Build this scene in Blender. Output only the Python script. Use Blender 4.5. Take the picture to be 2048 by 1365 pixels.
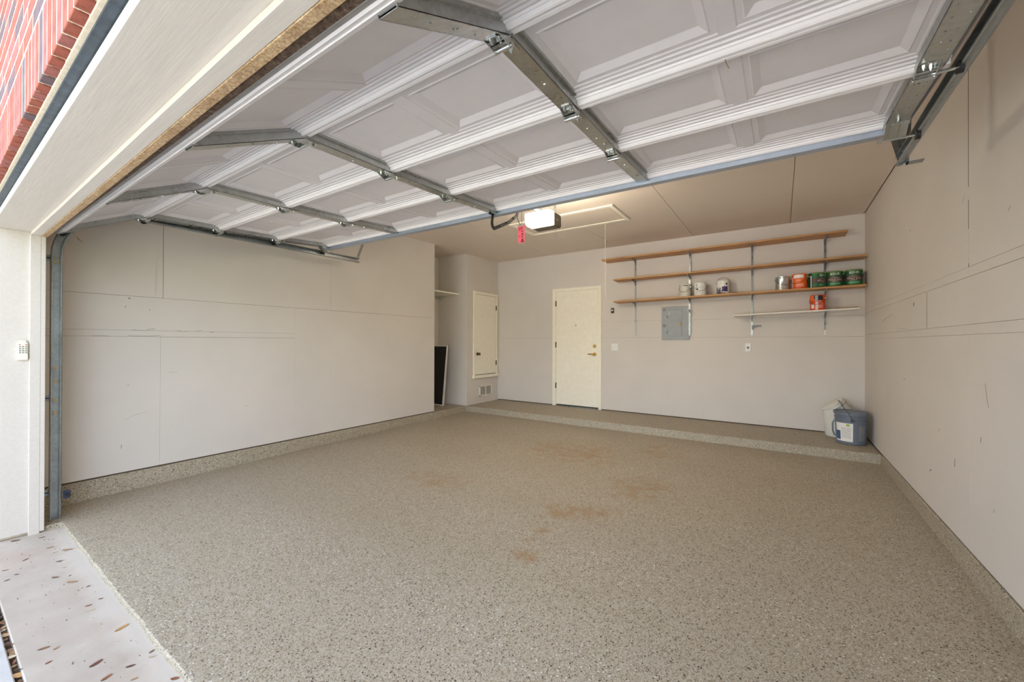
import bpy, bmesh, math, random
from mathutils import Vector, Matrix, Euler

for o in list(bpy.data.objects):
    bpy.data.objects.remove(o, do_unlink=True)
scene = bpy.context.scene
C = scene.collection
rnd = random.Random(7)
PI = math.pi

# ------------------------------------------------------------------ camera
cam_data = bpy.data.cameras.new('camera')
cam_data.sensor_width = 36.0
cam_data.lens = 36.0 * 800.2 / 2048.0
cam_data.clip_start = 0.02
cam_data.clip_end = 300
cam = bpy.data.objects.new('camera', cam_data)
C.objects.link(cam)
_th, _pi, _ro = math.radians(33.93), math.radians(0.204), math.radians(0.16)
_f = Vector((-math.sin(_th) * math.cos(_pi), math.cos(_th) * math.cos(_pi), math.sin(_pi)))
_r0 = Vector((math.cos(_th), math.sin(_th), 0))
_u0 = _r0.cross(_f)
_r = _r0 * math.cos(_ro) + _u0 * math.sin(_ro)
_u = _u0 * math.cos(_ro) - _r0 * math.sin(_ro)
_m = Matrix((_r, _u, -_f)).transposed().to_4x4()
_m.translation = Vector((0, 0, 1.30))
cam.matrix_world = _m
scene.camera = cam

# ------------------------------------------------------------------ world, sun, exposure
world = bpy.data.worlds.new('sky')
scene.world = world
world.use_nodes = True
wn = world.node_tree.nodes
wl = world.node_tree.links
bg = wn['Background']
sky = wn.new('ShaderNodeTexSky')
sky.sky_type = 'NISHITA'
sky.sun_disc = False
sky.sun_elevation = math.radians(48)
sky.sun_rotation = math.radians(20)
sky.air_density = 1.0
sky.dust_density = 2.5
sky.ozone_density = 1.0
hsv = wn.new('ShaderNodeHueSaturation')      # light haze: a paler sky
hsv.inputs['Saturation'].default_value = 0.56
wl.new(sky.outputs[0], hsv.inputs['Color'])
wl.new(hsv.outputs[0], bg.inputs[0])
bg.inputs[1].default_value = 0.38
sun_data = bpy.data.lights.new('sun', 'SUN')
sun_data.energy = 9.0
sun_data.angle = math.radians(0.6)
sun_data.color = (1.0, 0.98, 0.95)
sun = bpy.data.objects.new('sun', sun_data)
C.objects.link(sun)
# sun stands behind the house, high and a little to the right
_sd = Vector((0.35, 0.72, 1.0)).normalized()
sun.rotation_euler = _sd.to_track_quat('Z', 'Y').to_euler()
sun.location = (4, 14, 18)

scene.view_settings.view_transform = 'Standard'
scene.view_settings.look = 'None'
scene.view_settings.gamma = 1.0
scene.view_settings.use_curve_mapping = False
scene.view_settings.exposure = 1.86
scene.cycles.diffuse_bounces = 8
scene.cycles.max_bounces = 12


# ------------------------------------------------------------------ helpers
def lin(c):
    c = c / 255.0
    return c / 12.92 if c <= 0.04045 else ((c + 0.055) / 1.055) ** 2.4


def S(r, g, b):
    return (lin(r), lin(g), lin(b), 1.0)


MATS = {}


class NT:
    """small wrapper around a material node tree"""
    def __init__(self, name):
        m = bpy.data.materials.new(name)
        m.use_nodes = True
        self.m = m
        self.n = m.node_tree.nodes
        self.l = m.node_tree.links
        self.b = self.n['Principled BSDF']
        self.tc = self.n.new('ShaderNodeTexCoord')
        MATS[name] = m

    def set(self, **k):
        for a, v in k.items():
            self.b.inputs[a.replace('_', ' ')].default_value = v

    def coord(self, scale=(1, 1, 1), out='Object'):
        mp = self.n.new('ShaderNodeMapping')
        mp.inputs['Scale'].default_value = scale
        self.l.new(self.tc.outputs[out], mp.inputs[0])
        return mp.outputs[0]

    def noise(self, scale, detail=3, rough=.55, vec=None):
        t = self.n.new('ShaderNodeTexNoise')
        t.inputs['Scale'].default_value = scale
        t.inputs['Detail'].default_value = detail
        t.inputs['Roughness'].default_value = rough
        self.l.new(vec or self.coord(), t.inputs['Vector'])
        return t.outputs['Fac']

    def voronoi(self, scale, vec=None, feature='F1'):
        t = self.n.new('ShaderNodeTexVoronoi')
        t.feature = feature
        t.inputs['Scale'].default_value = scale
        self.l.new(vec or self.coord(), t.inputs['Vector'])
        return t

    def ramp(self, fac, stops, interp='LINEAR'):
        r = self.n.new('ShaderNodeValToRGB')
        r.color_ramp.interpolation = interp
        e = r.color_ramp.elements
        while len(e) < len(stops):
            e.new(0.5)
        for i, (p, c) in enumerate(stops):
            e[i].position = p
            e[i].color = c if len(c) == 4 else (*c, 1)
        self.l.new(fac, r.inputs[0])
        return r.outputs[0]

    def mix(self, fac, a, b, mode='MIX'):
        x = self.n.new('ShaderNodeMix')
        x.data_type = 'RGBA'
        x.blend_type = mode
        for sock, v in ((x.inputs[0], fac), (x.inputs[6], a), (x.inputs[7], b)):
            if hasattr(v, 'is_linked'):
                self.l.new(v, sock)
            elif isinstance(v, (int, float)):
                sock.default_value = v
            else:
                sock.default_value = v
        return x.outputs[2]

    def math(self, op, a, b=0.0):
        x = self.n.new('ShaderNodeMath')
        x.operation = op
        for sock, v in ((x.inputs[0], a), (x.inputs[1], b)):
            if hasattr(v, 'is_linked'):
                self.l.new(v, sock)
            else:
                sock.default_value = v
        return x.outputs[0]

    def base(self, col):
        if hasattr(col, 'is_linked'):
            self.l.new(col, self.b.inputs['Base Color'])
        else:
            self.b.inputs['Base Color'].default_value = col

    def bump(self, h, strength=.2, dist=.002):
        b = self.n.new('ShaderNodeBump')
        b.inputs['Strength'].default_value = strength
        b.inputs['Distance'].default_value = dist
        self.l.new(h, b.inputs['Height'])
        self.l.new(b.outputs[0], self.b.inputs['Normal'])


def plain(name, col, rough=.5, metal=0.0, var=.06, scale=14, bump=0.0, bscale=120):
    t = NT(name)
    t.set(Roughness=rough, Metallic=metal)
    n = t.noise(scale)
    d = tuple(max(0, c * (1 - var)) for c in col[:3]) + (1,)
    u = tuple(min(1, c * (1 + var)) for c in col[:3]) + (1,)
    t.base(t.ramp(n, [(.3, d), (.7, u)]))
    if bump:
        t.bump(t.noise(bscale, 2), bump, .001)
    return t.m


# wall paint: warm beige, scuffs and patches
def wall_paint(name, col):
    t = NT(name)
    t.set(Roughness=.6)
    w = t.coord()
    big = t.noise(1.3, 4, .6, w)
    c1 = t.ramp(big, [(.35, tuple(c * .95 for c in col[:3])), (.65, col[:3])])
    # short dark scuffs
    sc = t.noise(9, 5, .7, t.coord((1, 1, .35)))
    m1 = t.ramp(sc, [(.735, (0, 0, 0)), (.77, (1, 1, 1))])
    c2 = t.mix(t.math('MULTIPLY', m1, .35), c1, S(120, 108, 96))
    t.base(c2)
    t.bump(t.noise(60, 4), .12, .002)
    return t.m


PAINT = wall_paint('wall_paint', S(212, 205, 197))
CEILP = wall_paint('ceiling_paint', S(224, 211, 196))
ALC = PAINT
GAP = plain('brown_core', S(92, 78, 62), .9)  # dark brown paper and wood core behind the sheets
WHITE = plain('white_paint', S(236, 231, 222), .42, var=.03)
CREAM = plain('cream_paint', S(242, 236, 219), .4, var=.03)
# exterior trim board paint, brushed and a little grainy
t = NT('trim_paint')
t.set(Roughness=.5)
g = t.noise(18, 5, .6, t.coord((.25, 3, 3)))
t.base(t.ramp(g, [(.3, S(199, 191, 181)), (.7, S(205, 198, 189))]))
t.bump(t.noise(40, 4, .6, t.coord((.12, 3, 3))), .18, .003)
TRIM = t.m
t = NT('raw_board')
t.set(Roughness=.85)
a = t.noise(120, 4, .7)
b = t.noise(14, 4, .6)
c = t.ramp(a, [(.3, S(120, 92, 62)), (.5, S(182, 152, 114)), (.72, S(214, 192, 158))])
t.base(t.mix(t.ramp(b, [(.4, (0, 0, 0)), (.7, (.5, .5, .5))]), c, S(128, 96, 62)))
t.bump(a, .5, .004)
RAWB = t.m
t = NT('dirty_seal')
t.set(Roughness=.9)
a = t.noise(70, 5, .7)
t.base(t.ramp(a, [(.3, S(58, 44, 34)), (.55, S(112, 90, 72)), (.75, S(164, 140, 116))]))
t.bump(a, .6, .004)
SEAL = t.m
DOORW = plain('door_enamel', S(212, 207, 206), .42, var=.02)
DOOR_LIT = plain('door_enamel_lit_white', S(232, 228, 226), .35, var=.02)  # paler enamel paints outdoor light onto the ridges; also the white retainer


def galv(name, lo, hi, rough=.36):
    t = NT(name)
    t.set(Metallic=.92, Roughness=rough)
    v = t.voronoi(60)
    x = t.n.new('ShaderNodeSeparateColor')
    t.l.new(v.outputs['Color'], x.inputs[0])
    n = t.noise(6, 4)
    mixv = t.math('ADD', t.math('MULTIPLY', x.outputs[0], .22), t.math('MULTIPLY', n, .78))
    t.base(t.ramp(mixv, [(.25, lo), (.75, hi)]))
    rr = t.ramp(n, [(.3, (rough * .8,) * 3), (.7, (rough * 1.25,) * 3)])
    t.l.new(rr, t.b.inputs['Roughness'])
    return t.m


GALV = galv('galvanized_steel', S(168, 170, 167), S(194, 196, 193), .30)
GALVD = galv('track_steel', S(140, 146, 148), S(170, 175, 177), .34)
CHROME = plain('zinc_plate', S(205, 208, 205), .2, 1.0, var=.05)
STRUT = galv('sky_tinted_steel', S(180, 190, 203), S(194, 203, 216), .5)  # blue of the reflected sky is put into the steel colour
BLACKM = plain('black_metal', S(26, 24, 22), .7, 0)
NYLON = plain('black_nylon', S(26, 25, 25), .5)
BROWNPL = plain('opener_housing', S(96, 88, 72), .5, var=.04)
BRASS = plain('brass', S(206, 168, 92), .25, 1.0)
BRONZE = plain('aged_bronze', S(118, 98, 72), .35, .9)
PGREY = plain('panel_grey', S(150, 155, 158), .45, .0, var=.05)
PDARK = plain('dark_grey_metal', S(70, 70, 68), .5, .4)
WPLAST = plain('white_plastic', S(232, 230, 226), .4, var=.02)
IVORY = plain('ivory_plastic', S(232, 226, 206), .45, var=.02)
BTN = plain('grey_button', S(150, 150, 146), .5)
REDL = plain('red_mark', S(200, 60, 40), .5)
BLUEP = plain('slate_blue_plastic', S(108, 116, 129), .45, var=.04)
WPAIL = plain('white_pail_plastic', S(222, 220, 212), .5, var=.04)
SENS = plain('sensor_housing', S(48, 60, 82), .5)
PINK = plain('pink_card', S(255, 112, 128), .6, var=.02)
INK = plain('ink', S(120, 20, 40), .7)
ROPE = plain('cord', S(205, 196, 180), .8)
TAPE = plain('tan_tape', S(196, 170, 136), .8)
SCREEN = plain('screen_mesh', S(30, 26, 22), .8)
SILVER = galv('tin', S(170, 172, 172), S(214, 216, 216), .3)
CANW = plain('can_white', S(226, 224, 216), .4)
CANW2 = plain('can_offwhite', S(208, 205, 192), .45)
NAVY = plain('label_navy', S(62, 48, 92), .45)
ORANGE = plain('label_orange', S(240, 104, 26), .4, var=.08)
ORANGE2 = plain('label_orange_red', S(214, 74, 22), .4, var=.08)
GREEN = plain('label_green', S(16, 96, 50), .4, var=.05)
DKGREEN = plain('label_dark_green', S(12, 66, 38), .4, var=.05)
DKBROWN = plain('label_brown', S(72, 62, 54), .45, var=.06)
LWHITE = plain('label_white', S(236, 232, 226), .5, var=.02)
LPINK = plain('label_pale_pink', S(232, 200, 190), .5, var=.02)
LGREEN = plain('label_pale_green', S(92, 158, 112), .5, var=.03)
BLACK = plain('black_paint', S(24, 24, 28), .5)
LBLUE = plain('label_blue', S(60, 92, 130), .5, var=.05)
LTXT = plain('label_text_grey', S(160, 160, 162), .6)
LIME = plain('label_lime', S(150, 184, 50), .5)
RUBBER = plain('grey_rubber', S(150, 146, 140), .7, var=.1)

# shelf timber
t = NT('shelf_timber')
t.set(Roughness=.5)
g = t.noise(9, 6, .6, t.coord((.5, 9, 9)))
t.base(t.ramp(g, [(.3, S(150, 104, 58)), (.5, S(192, 142, 88)), (.72, S(214, 168, 112))]))
TIMBER = t.m

# flake floor
def flake(name):
    t = NT(name)
    t.set(Roughness=.55)
    w = t.coord()
    v1 = t.voronoi(230, w)
    s1 = t.n.new('ShaderNodeSeparateColor')
    t.l.new(v1.outputs['Color'], s1.inputs[0])
    c1 = t.ramp(s1.outputs[0], [(0, S(172, 162, 142)), (.3, S(160, 148, 127)), (.52, S(183, 175, 158)),
                                (.76, S(144, 129, 104)), (.90, S(126, 110, 90)), (.965, S(84, 74, 66))], 'CONSTANT')
    v2 = t.voronoi(98, w)
    s2 = t.n.new('ShaderNodeSeparateColor')
    t.l.new(v2.outputs['Color'], s2.inputs[0])
    dark = t.ramp(s2.outputs[1], [(0, (0, 0, 0)), (.925, (1, 1, 1))], 'CONSTANT')
    near = t.ramp(v2.outputs['Distance'], [(.33, (1, 1, 1)), (.40, (0, 0, 0))])
    c2 = t.mix(t.math('MULTIPLY', dark, near), c1, S(32, 29, 28))
    lite = t.ramp(s2.outputs[2], [(0, (0, 0, 0)), (.95, (1, 1, 1))], 'CONSTANT')
    c3 = t.mix(t.math('MULTIPLY', lite, near), c2, S(214, 211, 203))
    # tan drip stains where cars stood
    sn = t.noise(9.0, 8, .72, w)
    geo = t.n.new('ShaderNodeSeparateXYZ')
    t.l.new(t.tc.outputs['Object'], geo.inputs[0])
    tot = None
    for (x, y, rx, ry, k) in [(-1.32, 2.74, .26, .16, .95), (-1.12, 2.90, .22, .16, .75), (-1.28, 2.05, .13, .12, .85), (-1.33, 2.32, .10, .22, .72), (-1.95, 4.2, .8, .7, .66),
                              (-1.15, 4.8, .35, .5, .66), (-2.67, 2.7, .5, .35, .6), (-1.0, 3.5, .4, .5, .62)]:
        dx = t.math('MULTIPLY', t.math('SUBTRACT', geo.outputs[0], x), 1 / rx)
        dy = t.math('MULTIPLY', t.math('SUBTRACT', geo.outputs[1], y), 1 / ry)
        d2 = t.math('ADD', t.math('MULTIPLY', dx, dx), t.math('MULTIPLY', dy, dy))
        e = t.math('MULTIPLY', t.math('POWER', 2.718, t.math('MULTIPLY', d2, -1.0)), k)
        tot = e if tot is None else t.math('MAXIMUM', tot, e)
    sm = t.ramp(t.math('MULTIPLY', tot, t.math('ADD', t.math('MULTIPLY', t.math('SUBTRACT', sn, .5), 5.0), 1.0)), [(.38, (0, 0, 0)), (.95, (.6, .6, .6))])
    c4 = t.mix(sm, c3, S(150, 112, 66))
    big = t.noise(.9, 4, .6, w)
    c5 = t.mix(t.ramp(big, [(.35, (0, 0, 0)), (.7, (.16, .16, .16))]), c4, S(140, 120, 96))
    t.base(c5)
    t.bump(s1.outputs[1], .06, .001)
    return t.m


FLAKE = flake('flake_floor')

t = NT('apron_concrete')
t.set(Roughness=.8)
a = t.noise(5, 6, .65)
b = t.noise(1.6, 4, .6)
c = t.ramp(a, [(.3, S(172, 161, 147)), (.6, S(186, 176, 162)), (.75, S(194, 186, 174))])
c = t.mix(t.ramp(b, [(.45, (0, 0, 0)), (.75, (.45, .45, .45))]), c, S(180, 156, 138))
sp = t.noise(160, 3, .7)
c = t.mix(t.ramp(sp, [(.70, (0, 0, 0)), (.76, (.5, .5, .5))]), c, S(110, 100, 92))
# whitish lime bloom beside the flake edge
gx = t.n.new('ShaderNodeSeparateXYZ')
t.l.new(t.tc.outputs['Object'], gx.inputs[0])
edge = t.ramp(t.math('ADD', gx.outputs[1], t.math('MULTIPLY', a, .12)), [(.53, (0, 0, 0)), (.60, (.7, .7, .7))])
c = t.mix(edge, c, S(200, 191, 178))
t.base(c)
t.bump(t.noise(30, 5), .2, .003)
APRON = t.m
t = NT('driveway_concrete')
t.set(Roughness=.85)
a = t.noise(6, 6, .7)
t.base(t.ramp(a, [(.3, S(184, 181, 177)), (.7, S(206, 203, 199))]))
t.bump(t.noise(60, 5), .3, .003)
DRIVE = t.m


def brick_mat(name, cols):
    t = NT(name)
    t.set(Roughness=.85)
    a = t.noise(22, 6, .65)
    t.base(t.ramp(a, [(.3, cols[0]), (.55, cols[1]), (.75, cols[2])]))
    t.bump(t.noise(90, 5), .4, .004)
    return t.m


BRK = [brick_mat('brick_red', (S(128, 66, 50), S(160, 86, 68), S(182, 110, 92))),
       brick_mat('brick_rose', (S(128, 76, 68), S(160, 96, 88), S(182, 120, 112))),
       brick_mat('brick_flashed', (S(84, 74, 80), S(112, 88, 92), S(150, 98, 92)))]
MORT = plain('mortar', S(222, 208, 184), .9, var=.1, scale=60, bump=.4)
LINTEL = plain('lintel_paint', S(72, 82, 92), .5, .3, var=.3, scale=30)
LITTER = plain('leaf_litter', S(92, 70, 52), .9, var=.4, scale=60)
ADDED_LAWN = plain('lawn', S(92, 104, 60), .9, var=.3, scale=3)  # for the unseen lawn added to cut bounced daylight
BLOCK_GREY = plain('light_block_grey', S(140, 146, 152), .8)  # neutral grey of the added daylight-blocking wall
VENTG = plain('vent_grey', S(176, 172, 164), .5)
ROOFM = plain('roof_shingle', S(110, 104, 98), .9)


def leaf_mat(name, col):
    t = NT(name)
    t.set(Roughness=.7)
    n = t.noise(90, 4)
    t.base(t.ramp(n, [(.3, tuple(c * .7 for c in col[:3])), (.7, col[:3])]))
    return t.m


LEAFM = {'brown': leaf_mat('leaf_brown', S(136, 104, 78)), 'tan': leaf_mat('leaf_tan', S(178, 146, 108)),
         'pale': leaf_mat('leaf_pale', S(206, 186, 156)), 'dark': leaf_mat('leaf_dark', S(100, 74, 62)),
         'rust': leaf_mat('leaf_rust', S(146, 94, 64)), 'red': leaf_mat('leaf_red', S(114, 70, 58)),
         'gold': leaf_mat('leaf_gold', S(192, 148, 94))}

t = NT('lit_lens')
t.set(Roughness=.4)
t.base(S(255, 246, 226))
t.b.inputs['Emission Color'].default_value = S(255, 243, 222)
t.b.inputs['Emission Strength'].default_value = 18.0
LENS = t.m
t = NT('rear_fill_glow')  # glow of the added rear block that fills in the back wall
t.set(Roughness=.4)
t.base(S(255, 246, 226))
t.b.inputs['Emission Color'].default_value = S(255, 243, 222)
t.b.inputs['Emission Strength'].default_value = 64.0
REAR_FILL = t.m


# ------------------------------------------------------------------ mesh builder
class MB:
    def __init__(self):
        self.v = []
        self.f = []
        self.mi = []

    def add(self, vs, fs, mi=0):
        o = len(self.v)
        self.v += [tuple(p) for p in vs]
        self.f += [tuple(i + o for i in f) for f in fs]
        self.mi += [mi] * len(fs)
        return self

    def box(self, x0, x1, y0, y1, z0, z1, mi=0, fn=None):
        vs = [(x, y, z) for z in (z0, z1) for y in (y0, y1) for x in (x0, x1)]
        if fn:
            vs = [fn(*p) for p in vs]
        return self.add(vs, [(0, 2, 3, 1), (4, 5, 7, 6), (0, 1, 5, 4), (2, 6, 7, 3), (0, 4, 6, 2), (1, 3, 7, 5)], mi)

    def cyl(self, p0, p1, r0, r1=None, n=14, caps=True, mi=0):
        p0, p1 = Vector(p0), Vector(p1)
        r1 = r0 if r1 is None else r1
        d = (p1 - p0).normalized()
        a = d.orthogonal().normalized()
        b = d.cross(a)
        vs = []
        for p, r in ((p0, r0), (p1, r1)):
            for k in range(n):
                q = 2 * PI * k / n
                vs.append(p + a * (r * math.cos(q)) + b * (r * math.sin(q)))
        fs = [(k, (k + 1) % n, n + (k + 1) % n, n + k) for k in range(n)]
        if caps:
            fs += [tuple(range(n - 1, -1, -1)), tuple(range(n, 2 * n))]
        return self.add(vs, fs, mi)

    def lathe(self, prof, c=(0, 0, 0), n=32, mi=0, fn=None, a0=0.0, a1=2 * PI):
        full = abs(a1 - a0 - 2 * PI) < 1e-6
        m = n if full else n + 1
        vs = []
        for (r, z) in prof:
            for k in range(m):
                q = a0 + (a1 - a0) * k / n
                p = (c[0] + r * math.cos(q), c[1] + r * math.sin(q), c[2] + z)
                vs.append(fn(*p) if fn else p)
        fs = []
        for i in range(len(prof) - 1):
            for k in range(n):
                k2 = (k + 1) % m
                fs.append((i * m + k, i * m + k2, (i + 1) * m + k2, (i + 1) * m + k))
        return self.add(vs, fs, mi)

    def tube(self, pts, r, n=8, mi=0):
        pts = [Vector(p) for p in pts]
        vs = []
        prev = None
        for i, p in enumerate(pts):
            d = (pts[min(i + 1, len(pts) - 1)] - pts[max(i - 1, 0)]).normalized()
            if prev is None:
                a = d.orthogonal().normalized()
            else:
                a = (prev - d * prev.dot(d)).normalized()
            prev = a
            b = d.cross(a)
            for k in range(n):
                q = 2 * PI * k / n
                vs.append(p + a * (r * math.cos(q)) + b * (r * math.sin(q)))
        fs = []
        for i in range(len(pts) - 1):
            for k in range(n):
                fs.append((i * n + k, i * n + (k + 1) % n, (i + 1) * n + (k + 1) % n, (i + 1) * n + k))
        fs += [tuple(range(n - 1, -1, -1)), tuple(range((len(pts) - 1) * n, len(pts) * n))]
        return self.add(vs, fs, mi)

    def prism(self, poly, ax, a0, a1, mi=0, fn=None):
        """poly in the two other axes (in x,y,z order), extruded along axis ax"""
        def mk(u, v, w):
            p = {0: (w, u, v), 1: (u, w, v), 2: (u, v, w)}[ax]
            return fn(*p) if fn else p
        n = len(poly)
        vs = [mk(u, v, a0) for u, v in poly] + [mk(u, v, a1) for u, v in poly]
        fs = [(k, (k + 1) % n, n + (k + 1) % n, n + k) for k in range(n)]
        fs += [tuple(range(n - 1, -1, -1)), tuple(range(n, 2 * n))]
        return self.add(vs, fs, mi)

    def quad(self, a, b, c, d, mi=0):
        return self.add([a, b, c, d], [(0, 1, 2, 3)], mi)

    def build(self, name, mat, parent=None, bevel=0, smooth=False, recalc=True, origin=None):
        off = Vector((0, 0, 0))
        if parent is not None:
            off = WLOC[parent.name]
        elif origin is not None:
            off = Vector(origin)
        me = bpy.data.meshes.new(name)
        me.from_pydata([tuple(Vector(p) - off) for p in self.v], [], self.f)
        mats = mat if isinstance(mat, (list, tuple)) else [mat]
        for m in mats:
            me.materials.append(m)
        me.polygons.foreach_set('material_index', self.mi)
        if recalc or bevel:
            bm = bmesh.new()
            bm.from_mesh(me)
            if recalc:
                bmesh.ops.recalc_face_normals(bm, faces=bm.faces)
            if bevel:
                bmesh.ops.bevel(bm, geom=list(bm.edges), offset=bevel, segments=1, affect='EDGES', clamp_overlap=True)
            bm.to_mesh(me)
            bm.free()
        if smooth:
            me.polygons.foreach_set('use_smooth', [True] * len(me.polygons))
            try:
                me.set_sharp_from_angle(angle=math.radians(38))
            except Exception:
                pass
        me.update()
        o = bpy.data.objects.new(name, me)
        C.objects.link(o)
        if parent is not None:
            o.parent = parent
        else:
            o.location = off
        WLOC[o.name] = off
        return o


WLOC = {}


def tag(o, label, cat, group=None, kind=None):
    o['label'] = label
    o['category'] = cat
    if group:
        o['group'] = group
    if kind:
        o['kind'] = kind
    return o


def thing(name, loc, label, cat, group=None, kind=None):
    o = bpy.data.objects.new(name, None)
    o.empty_display_size = .05
    C.objects.link(o)
    o.location = loc
    WLOC[o.name] = Vector(loc)
    return tag(o, label, cat, group, kind)


def struct(o, label, cat):
    return tag(o, label, cat, None, 'structure')


def bx(name, b, mat, parent=None, bevel=0, origin=None):
    return MB().box(*b).build(name, mat, parent, bevel, origin=origin)


def text_geo(s, size=1.0, spacing=1.0):
    cu = bpy.data.curves.new('lettering', 'FONT')
    cu.body = s
    cu.size = size
    cu.space_character = spacing
    cu.align_x = 'CENTER'
    cu.align_y = 'CENTER'
    cu.resolution_u = 2
    ob = bpy.data.objects.new('lettering', cu)
    C.objects.link(ob)
    dg = bpy.context.evaluated_depsgraph_get()
    me = bpy.data.meshes.new_from_object(ob.evaluated_get(dg))
    vs = [tuple(v.co) for v in me.vertices]
    fs = [tuple(p.vertices) for p in me.polygons]
    bpy.data.objects.remove(ob, do_unlink=True)
    bpy.data.curves.remove(cu)
    bpy.data.meshes.remove(me)
    return vs, fs


# key dimensions (metres)
XL, XR, YB, ZC = -4.70, 0.852, 6.479, 2.90
Y0, YS = 0.50, 5.515          # inner face of the front wall, front of the step
ZP = 0.16                     # step and kerb height
YA = 4.715                    # left wall ends here, recess begins
XA = -5.40                    # back of the recess


def fz(y):
    return 0.06 * min(1, max(0, (y - .585) / (YS - .585)))


# ================================================================== SETTING
# floor slab, gently rising to the step
m = MB()
front = [(XL, .50), (-4.29, .50), (-4.285, .575), (-4.27, .585)]
random.seed(3)
nx = 40
for k in range(1, nx + 1):
    front.append((-4.27 + (XR + .0 + 4.27) * k / nx, .585 + (rnd.random() - .5) * .008))
nf = len(front)
rows = []
for (dy, dz) in ((0, -.10), (0, -.008), (.006, -.001), (.02, 0)):
    rows.append([(x, y + dy, fz(y + dy) + dz) for x, y in front])
rows.append([(x, YS + .02, fz(YS)) for x, y in front])
vs = [p for r in rows for p in r]
fs = []
for i in range(len(rows) - 1):
    for k in range(nf - 1):
        fs.append((i * nf + k, i * nf + k + 1, (i + 1) * nf + k + 1, (i + 1) * nf + k))
m.add(vs, fs)
floor = m.build('floor', FLAKE, recalc=False)
struct(floor, 'speckled beige flake-coated garage floor with tan drip stains', 'floor')
bx_o = bx('floor_step', (XL, XR + .01, YS, YB + .02, -.1, ZP), FLAKE, bevel=.008)
struct(bx_o, 'low speckled step running along the back wall below the cream door', 'step')
o = bx('floor_recess', (XA, XL + .002, YA, YS, -.1, ZP - .001), FLAKE)
struct(o, 'raised speckled floor inside the recess beside the left wall', 'floor')
o = bx('baseboard_left', (XL - .12, XL + .004, Y0, YS, -.02, ZP), FLAKE, bevel=.006)
struct(o, 'speckled low kerb along the foot of the left wall', 'kerb')
o = bx('baseboard_right', (XR - .004, XR + .12, Y0, YS, -.02, ZP), FLAKE, bevel=.006)
struct(o, 'speckled low kerb along the foot of the right wall', 'kerb')


def wall_of_panels(name, core, panels, mat, label, depth_ax):
    w = bx(name, core, GAP)
    struct(w, label, 'wall')
    for b in panels:
        bx('drywall_panel', b, mat, w, bevel=.0007)
    return w


g = .0016
zb = ZP + .014
# left wall sheets
P = []
t0, t1 = XL - .012, XL
for (a, b, z0, z1) in [(Y0, 1.256 - g, 1.697, ZC), (1.256 + g, 2.9, 1.697, ZC), (2.9006, YA, 1.697, ZC),
                       (Y0, 2.45, 1.3982, 1.695), (Y0, 2.45, 1.3430, 1.3968), (Y0, 1.238, zb, 1.3416), (1.2388, 2.45, zb, 1.341),
                       (2.4502, YA, zb, 1.6945)]:
    P.append((t0, t1, a, b, z0, z1))
wl_ = wall_of_panels('wall_left', (XL - .13, t0, Y0, YA, -.2, ZC), P, PAINT, 'long beige drywall wall on the left, seams and scuffs showing', 0)
# lifted joint tape and small pocks on the left wall
m = MB()
for k in range(10):
    z = 1.70 + .034 * k
    d = .006 * math.sin(PI * (k + .5) / 10.0)
    m.box(XL - .001, XL + .001 + d, 1.196, 1.204, z, z + .034)
m.build('lifted_tape', PAINT, wl_)
# right wall sheets
P = []
t0, t1 = XR, XR + .012
for (a, b, z0, z1) in [(Y0, 3.213 - .0025, 1.721, ZC), (3.213 + .0025, YB, 1.721, ZC),
                       (Y0, 3.213, 1.668, 1.7195), (3.2135, YB, 1.668, 1.7200),
                       (Y0, 3.972 - g * .8, 1.406, 1.666), (3.972 + g * .8, YB, 1.406, 1.666),
                       (Y0, YB, 1.3505, 1.4045), (Y0, 3.213, zb, 1.3495), (3.2136, YB, zb, 1.3495)]:
    P.append((t0, t1, a, b, z0, z1))
wr_ = wall_of_panels('wall_right', (t1, XR + .14, Y0, YB + .1, -.2, ZC), P, PAINT, 'plain beige drywall wall on the right with a dark upright seam', 0)
# back wall sheets (opening left for the house door)
P = []
t0, t1 = YB, YB + .012
DX0, DX1, DZ1 = -3.42, -2.55, 2.24
for (a, b, z0, z1) in [(XL, DX0, zb, 1.384), (XL, DX0, 1.3855, ZC), (DX1, XR, zb, 1.384), (DX1, XR, 1.3855, 1.649), (DX1, XR, 1.6503, ZC), (DX0, DX1, DZ1, ZC)]:
    P.append((a, b, t0, t1, z0, z1))
wall_of_panels('wall_back', (XL - .02, XR + .13, t1, YB + .14, -.2, ZC), P, PAINT, 'beige drywall back wall holding the shelves and the cream door', 1)
# bump-out beside the back wall (faces the room) and the recess walls
cw = bx('wall_closet', (XA - .1, XL, YS, YB + .14, -.2, ZC), PAINT, bevel=.003)
struct(cw, 'short beige wall with the small raised closet door', 'wall')
o = bx('wall_recess', (XA - .1, XA, YA - .2, YS, -.2, ZC), PAINT)
struct(o, 'shaded back wall of the narrow recess', 'wall')
o = bx('wall_recess_side', (XA - .1, XL - .014, YA - .14, YA - .001, -.2, ZC), PAINT)
struct(o, 'side wall of the recess behind the end of the left wall', 'wall')
# faint horizontal seams on the recess side wall
m = MB()
m.box(XA, XL - .01, YS - .0012, YS, 2.165, 2.169)
m.box(XA, XL - .01, YS - .0012, YS, .752, .755)
m.build('seam_ridge', PAINT, cw)

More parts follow.
